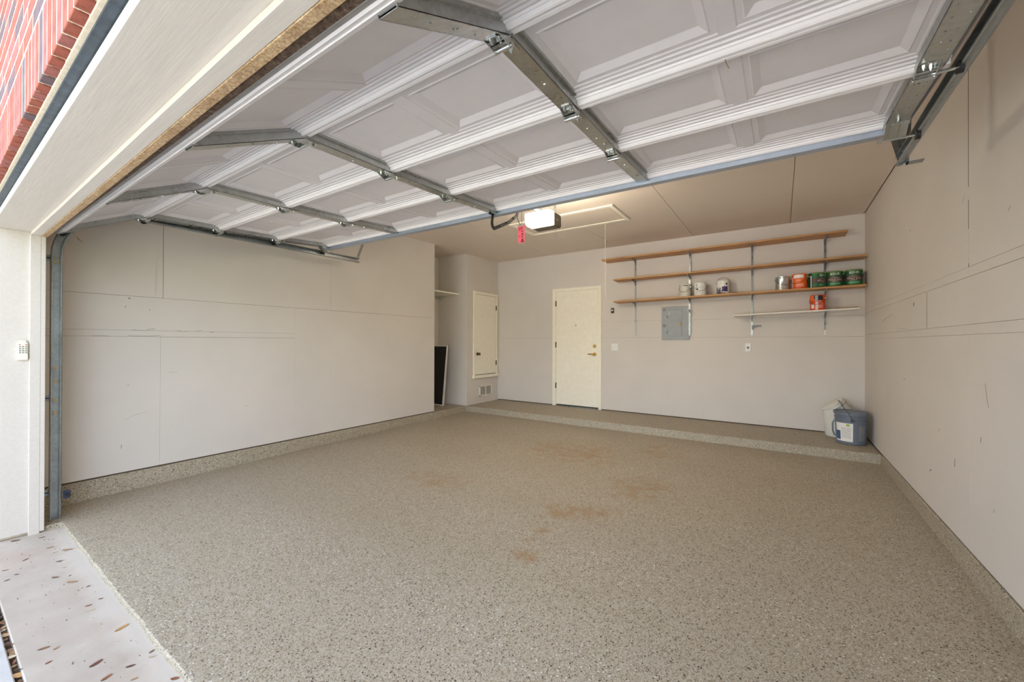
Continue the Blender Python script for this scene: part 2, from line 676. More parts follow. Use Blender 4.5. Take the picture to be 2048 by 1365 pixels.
# scrapes and pocks worn into the wall paint
SCUFF = plain('scuff_mark', S(116, 106, 96), .8)
m = MB()
for (y, z, ly, lz, w) in [(1.02, 1.352, .16, -.004, .0016), (1.17, 1.347, .07, .006, .002), (1.05, 1.400, .08, -.003, .002), (1.14, 1.402, .06, .012, .002),
                          (1.36, 1.402, .08, -.006, .0018), (1.50, 1.398, .05, .01, .0015), (1.62, 1.396, .03, -.006, .002), (.80, 1.345, .10, .002, .0014),
                          (1.0, 1.60, .006, 0, .005), (1.16, 1.585, .006, 0, .004), (1.02, 1.675, .014, 0, .005), (1.0, .62, .14, .05, .0009), (1.30, 1.02, .06, -.01, .001),
                          (1.02, .92, .006, 0, .004), (1.95, .62, .006, 0, .004), (.98, .38, .004, .03, .002), (2.9, .95, .005, 0, .004), (3.6, .55, .006, 0, .004)]:
    m.tube([(XL + .0002, y, z), (XL + .0002, y + ly * .5, z + lz * .7), (XL + .0002, y + ly, z + lz)], w * .8, 5)
m.build('scuff_marks', SCUFF, wl_)['kind'] = 'stuff'
m = MB()
for (y, z, ly, lz, w) in [(3.0, 1.10, -.04, -.12, .0012), (3.42, .62, .01, -.05, .002), (3.9, .42, -.03, .02, .003), (4.3, 1.62, .006, -.03, .004), (5.5, 1.52, -.5, .05, .0012),
                          (4.9, 1.44, -.4, -.02, .001), (3.05, .82, .004, -.03, .0016), (2.9, .50, .01, -.02, .0012), (3.7, .75, .02, -.02, .0012), (4.6, 1.0, -.02, .01, .002),
                          (5.9, 1.75, .004, 0, .005), (3.3, 2.1, -.03, .03, .001), (4.4, 2.2, .005, 0, .005), (2.75, 1.9, -.02, .02, .001)]:
    m.tube([(XR - .0002, y, z), (XR - .0002, y + ly * .5, z + lz * .6), (XR - .0002, y + ly, z + lz)], w * .8, 5)
m.build('scuff_marks', SCUFF, wr_)['kind'] = 'stuff'
CRACK = plain('seam_crack', S(74, 62, 52), .9)
for (z0_, z1_) in ((2.16, 2.86), (1.93, 2.09), (1.722, 1.74)):
    bx('seam_crack', (XR - .0006, XR + .004, 3.2105, 3.2155, z0_, z1_), CRACK, wr_)
bx('seam_crack', (XR - .0006, XR + .004, 3.970, 3.9745, 1.41, 1.66), CRACK, wr_)
# ceiling sheets
ce = bx('ceiling', (XA - .1, XR + .14, .20, YB + .14, ZC + .012, ZC + .10), GAP)
struct(ce, 'tan painted drywall ceiling with long seams running to the back wall', 'ceiling')
xs = [XA - .05, -3.512, -2.28, -1.088, .10, XR - .006]
for i in range(5):
    w = .0022 if i else 0
    w2 = .0022 if i < 4 else 0
    gg = (.0010 if i == 3 else w)
    bx('ceiling_panel', (xs[i] + w, xs[i + 1] - w2, Y0, YB + .01, ZC, ZC + .012), CEILP, ce, bevel=.001)
# crooked corner bead along the right ceiling edge
m = MB()
for k in range(14):
    y = 4.6 + k * .134
    m.box(XR - .030 - .006 * rnd.random(), XR - .012, y, y + .134, ZC - .004 - .004 * rnd.random(), ZC)
m.build('cornice_tape', CEILP, ce)

# ------------------------------------------------------------------ front wall, header, brick
wf = MB()
wf.box(XL - .13, -4.31, .235, Y0, -.05, ZC)
wf.box(.49, XR + .14, .235, Y0, -.05, ZC)
wf.box(-4.31, .49, .30, Y0, 2.085, ZC)
wf.box(-9, XR + 6, .215, .31, 2.12, 3.6)
wf.box(-9, -4.33, .215, .31, -.05, 2.12)
wf.box(.51, XR + 6, .215, .31, -.05, 2.12)
wfo = wf.build('wall_front', MORT)
struct(wfo, 'red brick wall over the garage opening, soldier course at its foot', 'wall')
sizes = {}


def brick_mesh(sx, sy, sz, mi):
    k = (round(sx, 3), round(sy, 3), round(sz, 3), mi)
    if k not in sizes:
        me = bpy.data.meshes.new('brick')
        bm = bmesh.new()
        bmesh.ops.create_cube(bm, size=1)
        for v in bm.verts:
            v.co = Vector((v.co.x * sx, v.co.y * sy, v.co.z * sz))
        bmesh.ops.bevel(bm, geom=list(bm.edges), offset=.002, segments=1, affect='EDGES')
        bm.to_mesh(me)
        bm.free()
        me.materials.append(BRK[mi])
        sizes[k] = me
    return sizes[k]


def put_brick(x, y, z, sx, sy, sz):
    o = bpy.data.objects.new('brick', brick_mesh(sx, sy, sz, rnd.choice((0, 0, 0, 1, 1, 2))))
    C.objects.link(o)
    o.parent = wfo
    o.location = (x, y, z)


zs = 2.10
n = 0
x = -4.72
while x < .95:
    put_brick(x, .2395 + rnd.uniform(-.0004, .0004), zs + .102 + rnd.uniform(-.001, .001), .060, .068, .203)
    x += .0712
row = 0
z = zs + .21 + .034
while z < 2.95:
    x = -4.70 + (.107 if row % 2 else 0)
    while x < .95:
        put_brick(x, .2395 + rnd.uniform(-.0004, .0004), z, .203, .068, .058)
        x += .2135
    z += .0686
    row += 1
bx('mortar_face', (-4.75, 1.0,   .2063, .216, zs + .004, 2.99), MORT, wfo)
o = bx('mortar_bead', (-4.6, .85, .233, .247, zs - .002, zs + .006), MORT, wfo, bevel=.002)
o = bx('mortar_bed', (-4.75, 1.0, .209, .262, zs + .005, zs + .018), MORT, wfo)
ln = bx('lintel', (-4.6, .85, .245, .30, zs - .010, zs - .001), LINTEL)
struct(ln, 'dark grey painted steel lintel under the brick', 'lintel')
# trim boards round the opening
o = bx('trim_1', (-4.31, .49, .268, .436, 2.05, 2.086), TRIM, bevel=.002)
struct(o, 'wide cream painted board lining the head of the garage opening', 'trim')
o = bx('trim_2', (-4.31, -4.28, .255, .436, -.012, 2.05), TRIM, bevel=.002)
struct(o, 'wide cream painted board lining the left side of the garage opening', 'trim')
hs = bx('trim_3', (-4.28, .46, .432, .478, 2.03, 2.0495), TRIM, bevel=.002)
struct(hs, 'narrow cream stop board under the head board with a raw particle-board edge', 'trim')
bx('raw_edge', (-4.262, .46, .478, .508, 2.028, 2.05), RAWB, hs, bevel=.002)
js = bx('trim_4', (-4.28, -4.26, .428, .478, -.032, 2.03), TRIM, bevel=.002)
struct(js, 'narrow cream stop board standing on the left jamb beside the track', 'trim')
bx('raw_edge', (-4.28, -4.2605, .478, .500, -.02, 2.03), TRIM, js, bevel=.002)
o = bx('trim_5', (.46, .49, .268, .508, -.03, 2.05), TRIM, bevel=.002)
struct(o, 'cream painted board lining the right side of the garage opening', 'trim')
o = bx('trim_6', (-4.31, .49, .505, .532, 2.062, 2.30), RAWB)
struct(o, 'raw brown board hanging behind the stop board above the opening', 'trim')

# ------------------------------------------------------------------ ground outside, with unseen lawn, wing and roof shaping the light
o = bx('apron_slab', (-6.0, 2.2, .240, .62, -.14, -.030), APRON, bevel=.004)
struct(o, 'pale concrete apron strip in front of the garage floor, dry leaves on it', 'apron')
o = bx('driveway', (-5.1, 1.8, -40, .220, -.16, -.033), DRIVE, bevel=.004)
struct(o, 'grey concrete driveway edge in the bottom left corner', 'driveway')
o = bx('joint_bed', (-6.0, 2.2, .219, .241, -.16, -.058), LITTER)
struct(o, 'dark joint between driveway and apron packed with leaf bits', 'joint')
o = bx('wall_light_block', (-7.6, -7.2, -9.0, .22, -.1, 3.1), BLOCK_GREY)  # unseen wall added to cut daylight reaching the right garage wall
struct(o, 'unseen grey wall left of the driveway, added to block daylight', 'wall')
o = bx('ground', (-60, 60, -80, 60, -.40, -.08), ADDED_LAWN)  # unseen dark lawn added so less daylight bounces in from the sides
struct(o, 'unseen lawn around the house, added to cut bounced daylight', 'ground')
o = MB().box(-9, 7, -.25, 9, 3.1, 3.3).build('roof', ROOFM)  # unseen slab put in to cast the house shadow outside
struct(o, 'unseen roof over the garage, put in to shade the driveway', 'roof')


# ================================================================== HOUSE DOOR
d1 = thing('door_1', (-2.985, YB - .02, ZP), 'cream house entry door in the back wall, brass lever on the right', 'door', kind='structure')
bx('door_slab', (-3.387, -2.583, YB - .004, YB + .035, .190, 2.214), CREAM, d1, bevel=.003)
m = MB()
m.box(-3.459, -3.396, YB - .018, YB + .002, ZP, 2.272)
m.box(-2.574, -2.527, YB - .018, YB + .002, ZP - .002, 2.272)
m.box(-3.396, -2.574, YB - .018, YB + .002, 2.222, 2.272)
m.box(-3.396, -3.388, YB - .010, YB + .05, ZP, 2.222)
m.box(-2.582, -2.574, YB - .010, YB + .05, ZP, 2.222)
m.box(-3.396, -2.574, YB - .010, YB + .05, 2.2145, 2.222)
m.build('door_casing', CREAM, d1, bevel=.002)
bx('door_threshold', (-3.39, -2.58, YB - .055, YB + .05, ZP, .174), GALV, d1, bevel=.003)
bx('gap_strip', (-3.387, -2.583, YB + .002, YB + .03, .174, .189), BLACK, d1)  # black strip drawn as the dark gap under the slab
for z in (2.005, 1.26, .525):
    h = bx('hinge', (-3.400, -3.382, YB - .024, YB - .004, z - .05, z + .05), BRONZE, d1, bevel=.002)
m = MB()
m.cyl((-2.648, YB - .004, 1.100), (-2.648, YB - .014, 1.100), .033, n=20)
m.cyl((-2.648, YB - .014, 1.100), (-2.648, YB - .055, 1.100), .011)
m.tube([(-2.648, YB - .052, 1.100), (-2.68, YB - .056, 1.103), (-2.72, YB - .056, 1.106), (-2.755, YB - .050, 1.104)], .009)
m.build('lever_handle', BRASS, d1, smooth=True)
m = MB()
m.cyl((-2.652, YB - .004, 1.238), (-2.652, YB - .018, 1.238), .032, .027, n=20)
m.cyl((-2.652, YB - .018, 1.238), (-2.652, YB - .026, 1.238), .012)
m.build('deadbolt', BRASS, d1, smooth=True)
MB().cyl((-3.0, YB - .004, 1.605), (-3.0, YB - .010, 1.605), .010, n=12).build('peephole', BRONZE, d1)

# closet door
d2 = thing('door_2', (XL, 6.07, .632), 'small raised cream closet door with a bronze knob', 'door', kind='structure')
bx('door_slab', (XL - .01, XL + .010, 5.757, 6.398, .700, 2.193), CREAM, d2, bevel=.003)
m = MB()
m.box(XL, XL + .020, 5.698, 5.750, .69, 2.250)
m.box(XL, XL + .020, 6.405, 6.452, .69, 2.250)
m.box(XL, XL + .020, 5.750, 6.405, 2.200, 2.250)
m.build('door_casing', CREAM, d2, bevel=.003)
bx('door_sill', (XL, XL + .045, 5.685, 6.462, .632, .690), CREAM, d2, bevel=.004)
bx('door_gap', (XL, XL + .004, 5.757, 6.398, .689, .701), BLACK, d2)
for z in (1.977, .899):
    bx('hinge', (XL + .008, XL + .026, 6.390, 6.412, z - .045, z + .045), BRONZE, d2, bevel=.002)
m = MB()
m.cyl((XL + .010, 5.815, 1.083), (XL + .016, 5.815, 1.083), .030, n=18)
m.cyl((XL + .016, 5.815, 1.083), (XL + .045, 5.815, 1.083), .010)
m.cyl((XL + .040, 5.815, 1.083), (XL + .070, 5.815, 1.083), .024, .027, n=18)
m.build('knob', BRONZE, d2, smooth=True)

# return-air vent
v = thing('air_vent', (XL, 6.078, .28), 'white louvered air vent low on the closet wall under the small door', 'vent')
y0, y1, z0, z1 = 5.890, 6.266, .282, .484
m = MB()
m.box(XL, XL + .014, y0, y0 + .022, z0, z1)
m.box(XL, XL + .014, y1 - .022, y1, z0, z1)
m.box(XL, XL + .014, y0, y1, z0, z0 + .022)
m.box(XL, XL + .014, y0, y1, z1 - .022, z1)
m.box(XL, XL + .014, (y0 + y1) / 2 - .008, (y0 + y1) / 2 + .008, z0, z1)
m.build('frame', WHITE, v, bevel=.002)
bx('duct_back', (XL, XL + .002, y0 + .01, y1 - .01, z0 + .01, z1 - .01), PDARK, v)
for (a, b) in ((y0 + .022, (y0 + y1) / 2 - .008), ((y0 + y1) / 2 + .008, y1 - .022)):
    for k in range(12):
        zz = z0 + .024 + k * .0130
        MB().prism([(XL + .003, zz + .010), (XL + .011, zz), (XL + .0118, zz + .0012), (XL + .004, zz + .0112)], 1, a, b,
                   fn=lambda u, w, vv: (u, w, vv)).build('slat', VENTG, v)

# recess shelf and screens
sh = bx('recess_shelf', (XA, -4.87, YA, YS - .002, 2.168, 2.190), CREAM, origin=(-5.13, 5.11, 2.168))
tag(sh, 'cream shelf board high inside the dark recess', 'shelf')
o = MB().box(-5.30, -4.97, 5.02, 5.47, 2.1905, 2.205).build('cardboard_sheet', RAWB, origin=(-5.13, 5.25, 2.19))
tag(o, 'thin flat board lying on the recess shelf', 'board')


def screen(name, label, x0, w, h, y, lean, ry):
    o = thing(name, (x0, y, ZP), label, 'screen', 'window screens in the recess')
    def T(a, b, c):   # a: width, c: height, leaning back in y and tipped in x
        return (x0 + a * math.cos(lean) + c * math.sin(lean), y + b + c * ry, ZP + .0 + c * math.cos(lean) - a * math.sin(lean) * .0)
    m = MB()
    fw = .018
    m.box(0, w, -.006, .006, 0, fw, fn=T)
    m.box(0, w, -.006, .006, h - fw, h, fn=T)
    m.box(0, fw, -.006, .006, fw, h - fw, fn=T)
    m.box(w - fw, w, -.006, .006, fw, h - fw, fn=T)
    m.build('frame', WPLAST, o)
    MB().box(fw, w - fw, -.001, .001, fw, h - fw, fn=T).build('screen_mesh', SCREEN, o)
    return o


screen('window_screen', 'white-framed dark window screen leaning at the front in the recess', -5.372, .348, 1.085, 5.26, .062, .04)
screen('window_screen', 'second dark window screen tucked behind the front one in the recess', -5.372, .315, 1.06, 5.32, -.006, .10)

# ================================================================== ATTIC HATCH
h = thing('attic_hatch', (-2.335, 4.79, ZC), 'cream framed attic hatch in the ceiling behind the opener', 'hatch')
hx0, hx1, hy0, hy1 = -3.06, -1.615, 4.467, 5.117
m = MB()
m.box(hx0, hx1, hy0, hy0 + .055, ZC - .016, ZC)
m.box(hx0, hx1, hy1 - .055, hy1, ZC - .016, ZC)
m.box(hx0, hx0 + .055, hy0 + .055, hy1 - .055, ZC - .016, ZC)
m.box(hx1 - .055, hx1, hy0 + .055, hy1 - .055, ZC - .016, ZC)
m.build('frame', CREAM, h, bevel=.003)
bx('hatch_panel', (hx0 + .066, hx1 - .066, hy0 + .06, hy1 - .06, ZC - .008, ZC), CEILP, h)
m = MB()
m.tube([(-1.94, 5.09, ZC - .016), (-1.935, 5.085, 2.5), (-1.93, 5.08, 1.99)], .0028, 6)
m.tube([(-1.93, 5.08, 1.99), (-1.925, 5.078, 1.94), (-1.915, 5.075, 1.90), (-1.922, 5.075, 1.895)], .004, 6)
m.build('pull_cord', ROPE, h)


# ================================================================== GARAGE DOOR
TL = -.009
PROF = [(.585, 2.066), (1.042, 2.294), (1.565, 2.307), (2.078, 2.327), (2.617, 2.362)]
ND = .036
DXL, DXR = -4.365, .502
ST = [-4.312, -3.122, -1.932, -.742, .448]
gd = thing('garage_door', (-1.93, 1.6, 2.06), 'white sectional garage door rolled up overhead, raised panels and steel stiles', 'garage door')


def frame2(p, q):
    t = Vector((q[0] - p[0], q[1] - p[1]))
    L = t.length
    t /= L
    return t, Vector((t.y, -t.x)), L


def mapper(p, q):
    t, nn, L = frame2(p, q)
    def T(x, s, h):
        y = p[0] + s * t.x + (h - ND) * nn.x
        z = p[1] + s * t.y + (h - ND) * nn.y + TL * (x + 2)
        return (x, y, z)
    return T, L


NP = 8
# panel positions across the door: two per bay
pan_x = []
for i in range(4):
    a = ST[i] + .036 if i else ST[0] + .030
    b = ST[i + 1] - .036
    w = (b - a - .052 - .02) / 2
    pan_x.append((a + .01, a + .01 + w))
    pan_x.append((b - .01 - w, b - .01))
for i in range(4):
    T, L = mapper(PROF[i], PROF[i + 1])
    e0, e1 = .072, L - .086
    lowp = [(.0005, 0), (.0005, .030), (.005, .0345), (.018, .0345), (.023, .029), (.024, .005), (.050, .005), (.053, 0), (e0, 0)]
    upp = [(e1, 0), (L - .072, 0), (L - .069, .006), (L - .054, .006), (L - .051, .013), (L - .038, .013), (L - .035, .020), (L - .027, .020),
           (L - .025, .031), (L - .020, .036), (L - .006, .036), (L - .0015, .031), (L - .0015, 0)]
    m = MB()
    for pr, mi in ((lowp, 1), (upp, 1)):
        for k in range(len(pr) - 1):
            a, b = pr[k], pr[k + 1]
            m.quad(T(DXL, a[0], a[1]), T(DXR, a[0], a[1]), T(DXR, b[0], b[1]), T(DXL, b[0], b[1]), mi if max(a[1], b[1]) > .015 else 0)  # proud ridge faces take the paler enamel, their light painted in
    edges = [DXL] + [v for pr in pan_x for v in pr] + [DXR]
    for k in range(0, len(edges), 2):
        m.quad(T(edges[k], e0, 0), T(edges[k + 1], e0, 0), T(edges[k + 1], e1, 0), T(edges[k], e1, 0))
    # outer skin of the section
    m.quad(T(DXL, 0, -.028), T(DXR, 0, -.028), T(DXR, L - .0015, -.028), T(DXL, L - .0015, -.028))
    m.quad(T(DXL, 0, -.028), T(DXL, L, -.028), T(DXL, L, .03), T(DXL, 0, .03))
    m.quad(T(DXR, 0, -.028), T(DXR, L, -.028), T(DXR, L, .03), T(DXR, 0, .03))
    sec = m.build('door_section', [DOORW, DOOR_LIT], gd, recalc=False)
    for (xa, xb) in pan_x:
        m = MB()
        rings = [(0, 0), (.004, -.004), (.022, -.004), (.026, -.001), (.054, -.017)]
        vs = []
        for (ins, hh) in rings:
            vs += [T(xa + ins, e0 + ins, hh), T(xb - ins, e0 + ins, hh), T(xb - ins, e1 - ins, hh), T(xa + ins, e1 - ins, hh)]
        fs = []
        for r in range(len(rings) - 1):
            for k in range(4):
                fs.append((r * 4 + k, r * 4 + (k + 1) % 4, (r + 1) * 4 + (k + 1) % 4, (r + 1) * 4 + k))
        l4 = (len(rings) - 1) * 4
        fs.append((l4, l4 + 1, l4 + 2, l4 + 3))
        m.add(vs, fs)
        m.build('raised_panel', DOORW, sec, recalc=False)
    for k, xs_ in enumerate(ST):
        end = k in (0, 4)
        w = .040 if end else .034
        s0, s1 = (.004 if i == 0 else .008), L - .006
        hh = .038 if end else .046
        m = MB()
        # folded channel: two webs, a face and foot flanges
        m.box(xs_ - w, xs_ - w + .003, s0, s1, .000, hh, fn=T)
        m.box(xs_ + w - .003, xs_ + w, s0, s1, .000, hh, fn=T)
        m.box(xs_ - w, xs_ + w, s0 + .004, s1 - .004, hh - .002, hh, fn=T)
        if not end:
            m.box(xs_ + w, xs_ + w + .010, s0 + .03, s1 - .05, .000, .012, fn=T)
            m.box(xs_ - w - .010, xs_ - w, s0 + .03, s1 - .05, .000, .012, fn=T)
        st = m.build('stile', GALV, sec)
        # punched holes / rivet heads on the face
        m = MB()
        for fr in ((.30, .5, .52, .72) if not end else (.16, .24, .36, .5, .62, .74, .86)):
            for q in ((0,) if not end else (-.016, .016)):
                c0 = T(xs_ + q + (rnd.random() - .5) * .012, L * (fr + (rnd.random() - .5) * .04), hh)
                c1 = T(xs_ + q, L * fr, hh + .0025)
                d = Vector(c1) - Vector(c0)
                m.cyl(c0, Vector(c0) + d.normalized() * .0018, .0045 if not end else .003, n=8)
        m.build('rivet', CHROME if not end else GALVD, st)['kind'] = 'stuff'

# hinges at the three joints, rollers at the door ends
for j in (1, 2, 3):
    pj = PROF[j]
    tA, _, _ = frame2(PROF[j - 1], PROF[j])
    tB, _, _ = frame2(PROF[j], PROF[j + 1])
    TA, LA = mapper(PROF[j - 1], PROF[j])
    TB, LB = mapper(PROF[j], PROF[j + 1])
    for k, xs_ in enumerate(ST):
        end = k in (0, 4)
        xh = xs_ + (.012 if k == 0 else -.012 if k == 4 else 0)
        hh = .0385 if end else .0465
        m = MB()
        # leaf on the near section, tapered
        m.add([TA(xh - .030, LA - .016, hh), TA(xh + .030, LA - .016, hh), TA(xh + .018, LA - .075, hh), TA(xh - .018, LA - .075, hh),
               TA(xh - .030, LA - .016, hh + .003), TA(xh + .030, LA - .016, hh + .003), TA(xh + .018, LA - .075, hh + .003), TA(xh - .018, LA - .075, hh + .003)],
              [(0, 1, 2, 3), (4, 5, 6, 7), (0, 1, 5, 4), (1, 2, 6, 5), (2, 3, 7, 6), (3, 0, 4, 7)])
        # leaf on the far section
        m.box(xh - .022, xh + .022, .018, .070, hh, hh + .003, fn=TB)
        # cheeks carrying the barrel
        for sx in (-.030, .027):
            m.add([TA(xh + sx, LA - .070, hh), TA(xh + sx, LA + .008, hh), TA(xh + sx, LA + .004, hh + .030), TA(xh + sx, LA - .016, hh + .030),
                   TA(xh + sx + .003, LA - .070, hh), TA(xh + sx + .003, LA + .008, hh), TA(xh + sx + .003, LA + .004, hh + .030), TA(xh + sx + .003, LA - .016, hh + .030)],
                  [(0, 1, 2, 3), (4, 5, 6, 7), (0, 1, 5, 4), (1, 2, 6, 5), (2, 3, 7, 6), (3, 0, 4, 7)])
        hg = m.build('hinge', CHROME, gd)
        m = MB()
        m.cyl(TA(xh - .034, LA - .006, hh + .024), TA(xh + .034, LA - .006, hh + .024), .0085, n=14)
        m.build('barrel', CHROME, hg, smooth=True)
        m = MB()
        for (TT, s, dx) in ((TA, LA - .056, -.010), (TA, LA - .040, .012), (TB, .052, .0)):
            a = Vector(TT(xh + dx, s, hh + .003))
            b = Vector(TT(xh + dx, s, hh + .010))
            m.cyl(a, b, .0075, n=6)
            m.cyl(b, b + (b - a).normalized() * .006, .004, n=6)
        m.build('bolt', CHROME, hg)['kind'] = 'stuff'
        if end:
            sgn = -1 if k == 0 else 1
            xt = -4.392 if k == 0 else .530
            a = TA(xh - sgn * .03, LA - .006, hh + .014)
            c = (xt, a[1], a[2])
            m = MB().cyl(a, c, .0055, n=10)
            ro = m.build('roller', CHROME, gd, smooth=True)
            m = MB()
            m.cyl((xt - .008, a[1], a[2]), (xt + .008, a[1], a[2]), .022, n=18)
            m.build('wheel', NYLON, ro, smooth=True)
# top brackets with rollers
T4, L4 = mapper(PROF[3], PROF[4])
for k in (0, 4):
    sgn = -1 if k == 0 else 1
    xh = ST[k]
    m = MB()
    def TT(x, q, e):   # q runs down the slanted face, e is proud of it
        return T4(x, L4 - .085 + q * .070 - e * .6, .040 + q * .050 + e)
    m.box(xh - .040, xh + .040, 0, 1, 0, .004, fn=TT)
    for q in (-.016, .016):
        m.box(xh + q - .006, xh + q + .006, .08, .95, .004, .011, fn=TT)
    for q in (-.040, .037):
        m.add([T4(xh + q, L4 - .085, .040), T4(xh + q, L4 - .012, .040), T4(xh + q, L4 - .012, .092),
               T4(xh + q + .003, L4 - .085, .040), T4(xh + q + .003, L4 - .012, .040), T4(xh + q + .003, L4 - .012, .092)],
              [(0, 1, 2), (3, 4, 5), (0, 1, 4, 3), (1, 2, 5, 4), (2, 0, 3, 5)])
    m.cyl(T4(xh, L4 - .105, .038), T4(xh, L4 - .105, .050), .008, n=8)
    tb = m.build('top_bracket', CHROME, gd)
    xt = -4.392 if k == 0 else .530
    a = T4(xh - sgn * .06, L4 - .014, .097)
    m = MB().cyl(a, (xt, a[1], a[2]), .0055, n=10)
    ro = m.build('roller', CHROME, gd, smooth=True)
    MB().cyl((xt - .008, a[1], a[2]), (xt + .008, a[1], a[2]), .022, n=18).build('wheel', NYLON, ro, smooth=True)
# top strut: long angle across the far edge
m = MB()
m.box(DXL + .05, DXR - .09, L4 + .001, L4 + .005, -.02, .066, fn=T4)
m.box(DXL + .05, DXR - .09, L4 + .005, L4 + .045, .062, .066, fn=T4)
m.box(DXL + .05, DXR - .09, L4 - .014, L4 + .001, .062, .066, fn=T4)
m.build('top_strut', STRUT, gd)
# bottom retainer and weather seal
T1, L1 = mapper(PROF[0], PROF[1])
m = MB()
m.box(DXL, DXR, -.020, .000, -.026, .034, fn=T1)
m.box(DXL, DXR, -.004, .014, .030, .038, fn=T1)
m.build('bottom_retainer', DOOR_LIT, gd)
m = MB()
m.box(DXL, DXR, -.040, -.020, -.022, .026, fn=T1)
m.build('rubber_strip', RUBBER, gd)
m = MB()
ring = [(-.040 - .022 * math.sin(q), -.002 + .026 * math.cos(q)) for q in [PI * k / 8 for k in range(9)]]
nrg = 40
for i in range(nrg):
    xa, xb = DXL + (DXR - DXL) * i / nrg, DXL + (DXR - DXL) * (i + 1) / nrg
    for k in range(8):
        m.quad(T1(xa, *ring[k]), T1(xb, *ring[k]), T1(xb, *ring[k + 1]), T1(xa, *ring[k + 1]))
m.build('weather_seal', SEAL, gd, smooth=True)
# bottom corner roller, left and right
for k in (0, 4):
    xt = -4.392 if k == 0 else .530
    xs_ = ST[k]
    a = T1(xs_, .012, .030)
    br = MB().box(xs_ - .045, xs_ + .045, -.006, .10, .038, .042, fn=T1).build('bottom_bracket', GALV, gd)
    ro = MB().cyl(a, (xt, a[1], a[2]), .0055, n=10).build('roller', CHROME, gd, smooth=True)
    MB().cyl((xt - .008, a[1], a[2]), (xt + .008, a[1], a[2]), .022, n=18).build('wheel', NYLON, ro, smooth=True)

# ------------------------------------------------------------------ tracks
def track_path(yend, dz):
    R = .40
    zt = 2.318 + dz
    pts = []
    for k in range(7):
        pts.append((.565, .002 + (zt - R - .002) * k / 6))
    for k in range(1, 13):
        q = PI / 2 * k / 12
        pts.append((.565 + R * (1 - math.cos(q)), zt - R + R * math.sin(q)))
    for k in range(1, 9):
        pts.append((.565 + R + (yend - .565 - R) * k / 8, zt))
    return pts


def sweep(path, prof):
    m = MB()
    n = len(prof)
    vs = []
    for i, p in enumerate(path):
        a = path[max(i - 1, 0)]
        b = path[min(i + 1, len(path) - 1)]
        t = Vector((b[0] - a[0], b[1] - a[1])).normalized()
        nn = Vector((t.y, -t.x))
        for (x, h) in prof:
            vs.append((x, p[0] + nn.x * h, p[1] + nn.y * h))
    fs = []
    for i in range(len(path) - 1):
        for k in range(n):
            fs.append((i * n + k, i * n + (k + 1) % n, (i + 1) * n + (k + 1) % n, (i + 1) * n + k))
    fs += [tuple(range(n)), tuple(range((len(path) - 1) * n, len(path) * n))]
    return m.add(vs, fs)


def c_prof(xo, sgn):
    """C-shaped track: web on the wall side, curled lips towards the door"""
    out = []
    for k in range(9):
        q = PI / 2 + PI * k / 8
        pass
    o = [(.034, .019), (.034, .025), (.030, .030), (.020, .032), (.006, .030), (0, .024), (0, -.024), (.006, -.030), (.020, -.032), (.030, -.030), (.034, -.025), (.034, -.019)]
    i = [(.031, -.019), (.031, -.023), (.028, -.027), (.020, -.029), (.008, -.027), (.003, -.022), (.003, .022), (.008, .027), (.020, .029), (.028, .027), (.031, .023), (.031, .019)]
    return [(xo - sgn * a, b) for a, b in o + i]


lt = thing('door_track', (-4.40, .565, 0), 'galvanized door track on the left, upright post curving back overhead', 'track', 'garage door tracks')
sweep(track_path(3.09, .004), c_prof(-4.408, -1)).build('rail', GALVD, lt, smooth=True)
for z in (1.905, .885, .20):
    b = MB()
    b.box(-4.413, -4.409, .502, .585, z - .022, z + .022)
    b.box(-4.46, -4.409, .502, .506, z - .030, z + .030)
    bo = b.build('wall_bracket', GALVD, lt)
    MB().box(-4.4135, -4.4085, .514, .538, z - .004, z + .004).build('slot', BLACK, bo)
for z in (1.105, 1.005, .868, .775):
    MB().box(-4.4085, -4.4035, .552, .573, z - .014, z + .014).build('tape_square', TAPE, lt)
for z, y in ((1.90, .558), (1.90, .578), (1.875, .558), (1.875, .578)):
    MB().cyl((-4.405, y, z), (-4.398, y, z), .006, n=6).build('splice_bolt', BRASS, lt)
# rear hanger: perforated angle up to the ceiling


def perforated(name, p0, p1, w, parent, nh):
    p0, p1 = Vector(p0), Vector(p1)
    d = (p1 - p0)
    L = d.length
    d.normalize()
    side = d.cross(Vector((1, 0, 0))).normalized()
    th = d.cross(side).normalized()
    m = MB()
    # strip with square holes: two rails and rungs; the folded second leg is solid
    step = L / nh
    def q(a, b, c):
        return tuple(p0 + d * a + side * b + th * c)
    m.box(0, L, -w / 2, -w / 6, 0, .0025, fn=q)
    m.box(0, L, w / 6, w / 2, 0, .0025, fn=q)
    for k in range(nh):
        m.box(k * step, k * step + step * .55, -w / 6, w / 6, 0, .0025, fn=q)
    m.box(0, L, w / 2 - .0025, w / 2, 0, w, fn=q)
    return m.build(name, GALVD, parent)


perforated('hanger_strap', (-4.414, 3.06, 2.30), (-4.36, 3.26, 2.90), .034, lt, 26)
rt = thing('door_track', (.545, .565, 0), 'galvanized door track on the right, running back close to the wall', 'track', 'garage door tracks')
sweep(track_path(3.03, -.004), c_prof(.560, 1)).build('rail', GALVD, rt, smooth=True)
perforated('hanger_strap', (.566, 2.96, 2.28), (.44, 3.02, 2.90), .036, rt, 26)
perforated('hanger_strap', (.566, 2.97, 2.28), (.60, 2.99, 2.90), .036, rt, 26)
m = MB()
m.box(.556, .62, 2.93, 2.97, 2.262, 2.268)
m.box(.556, .562, 2.93, 2.97, 2.262, 2.32)
m.build('end_clip', GALVD, rt)
for z in (1.905, .885, .20):
    b = MB()
    b.box(.561, .565, .502, .585, z - .022, z + .022)
    b.box(.561, .61, .502, .506, z - .030, z + .030)
    b.build('wall_bracket', GALVD, rt)
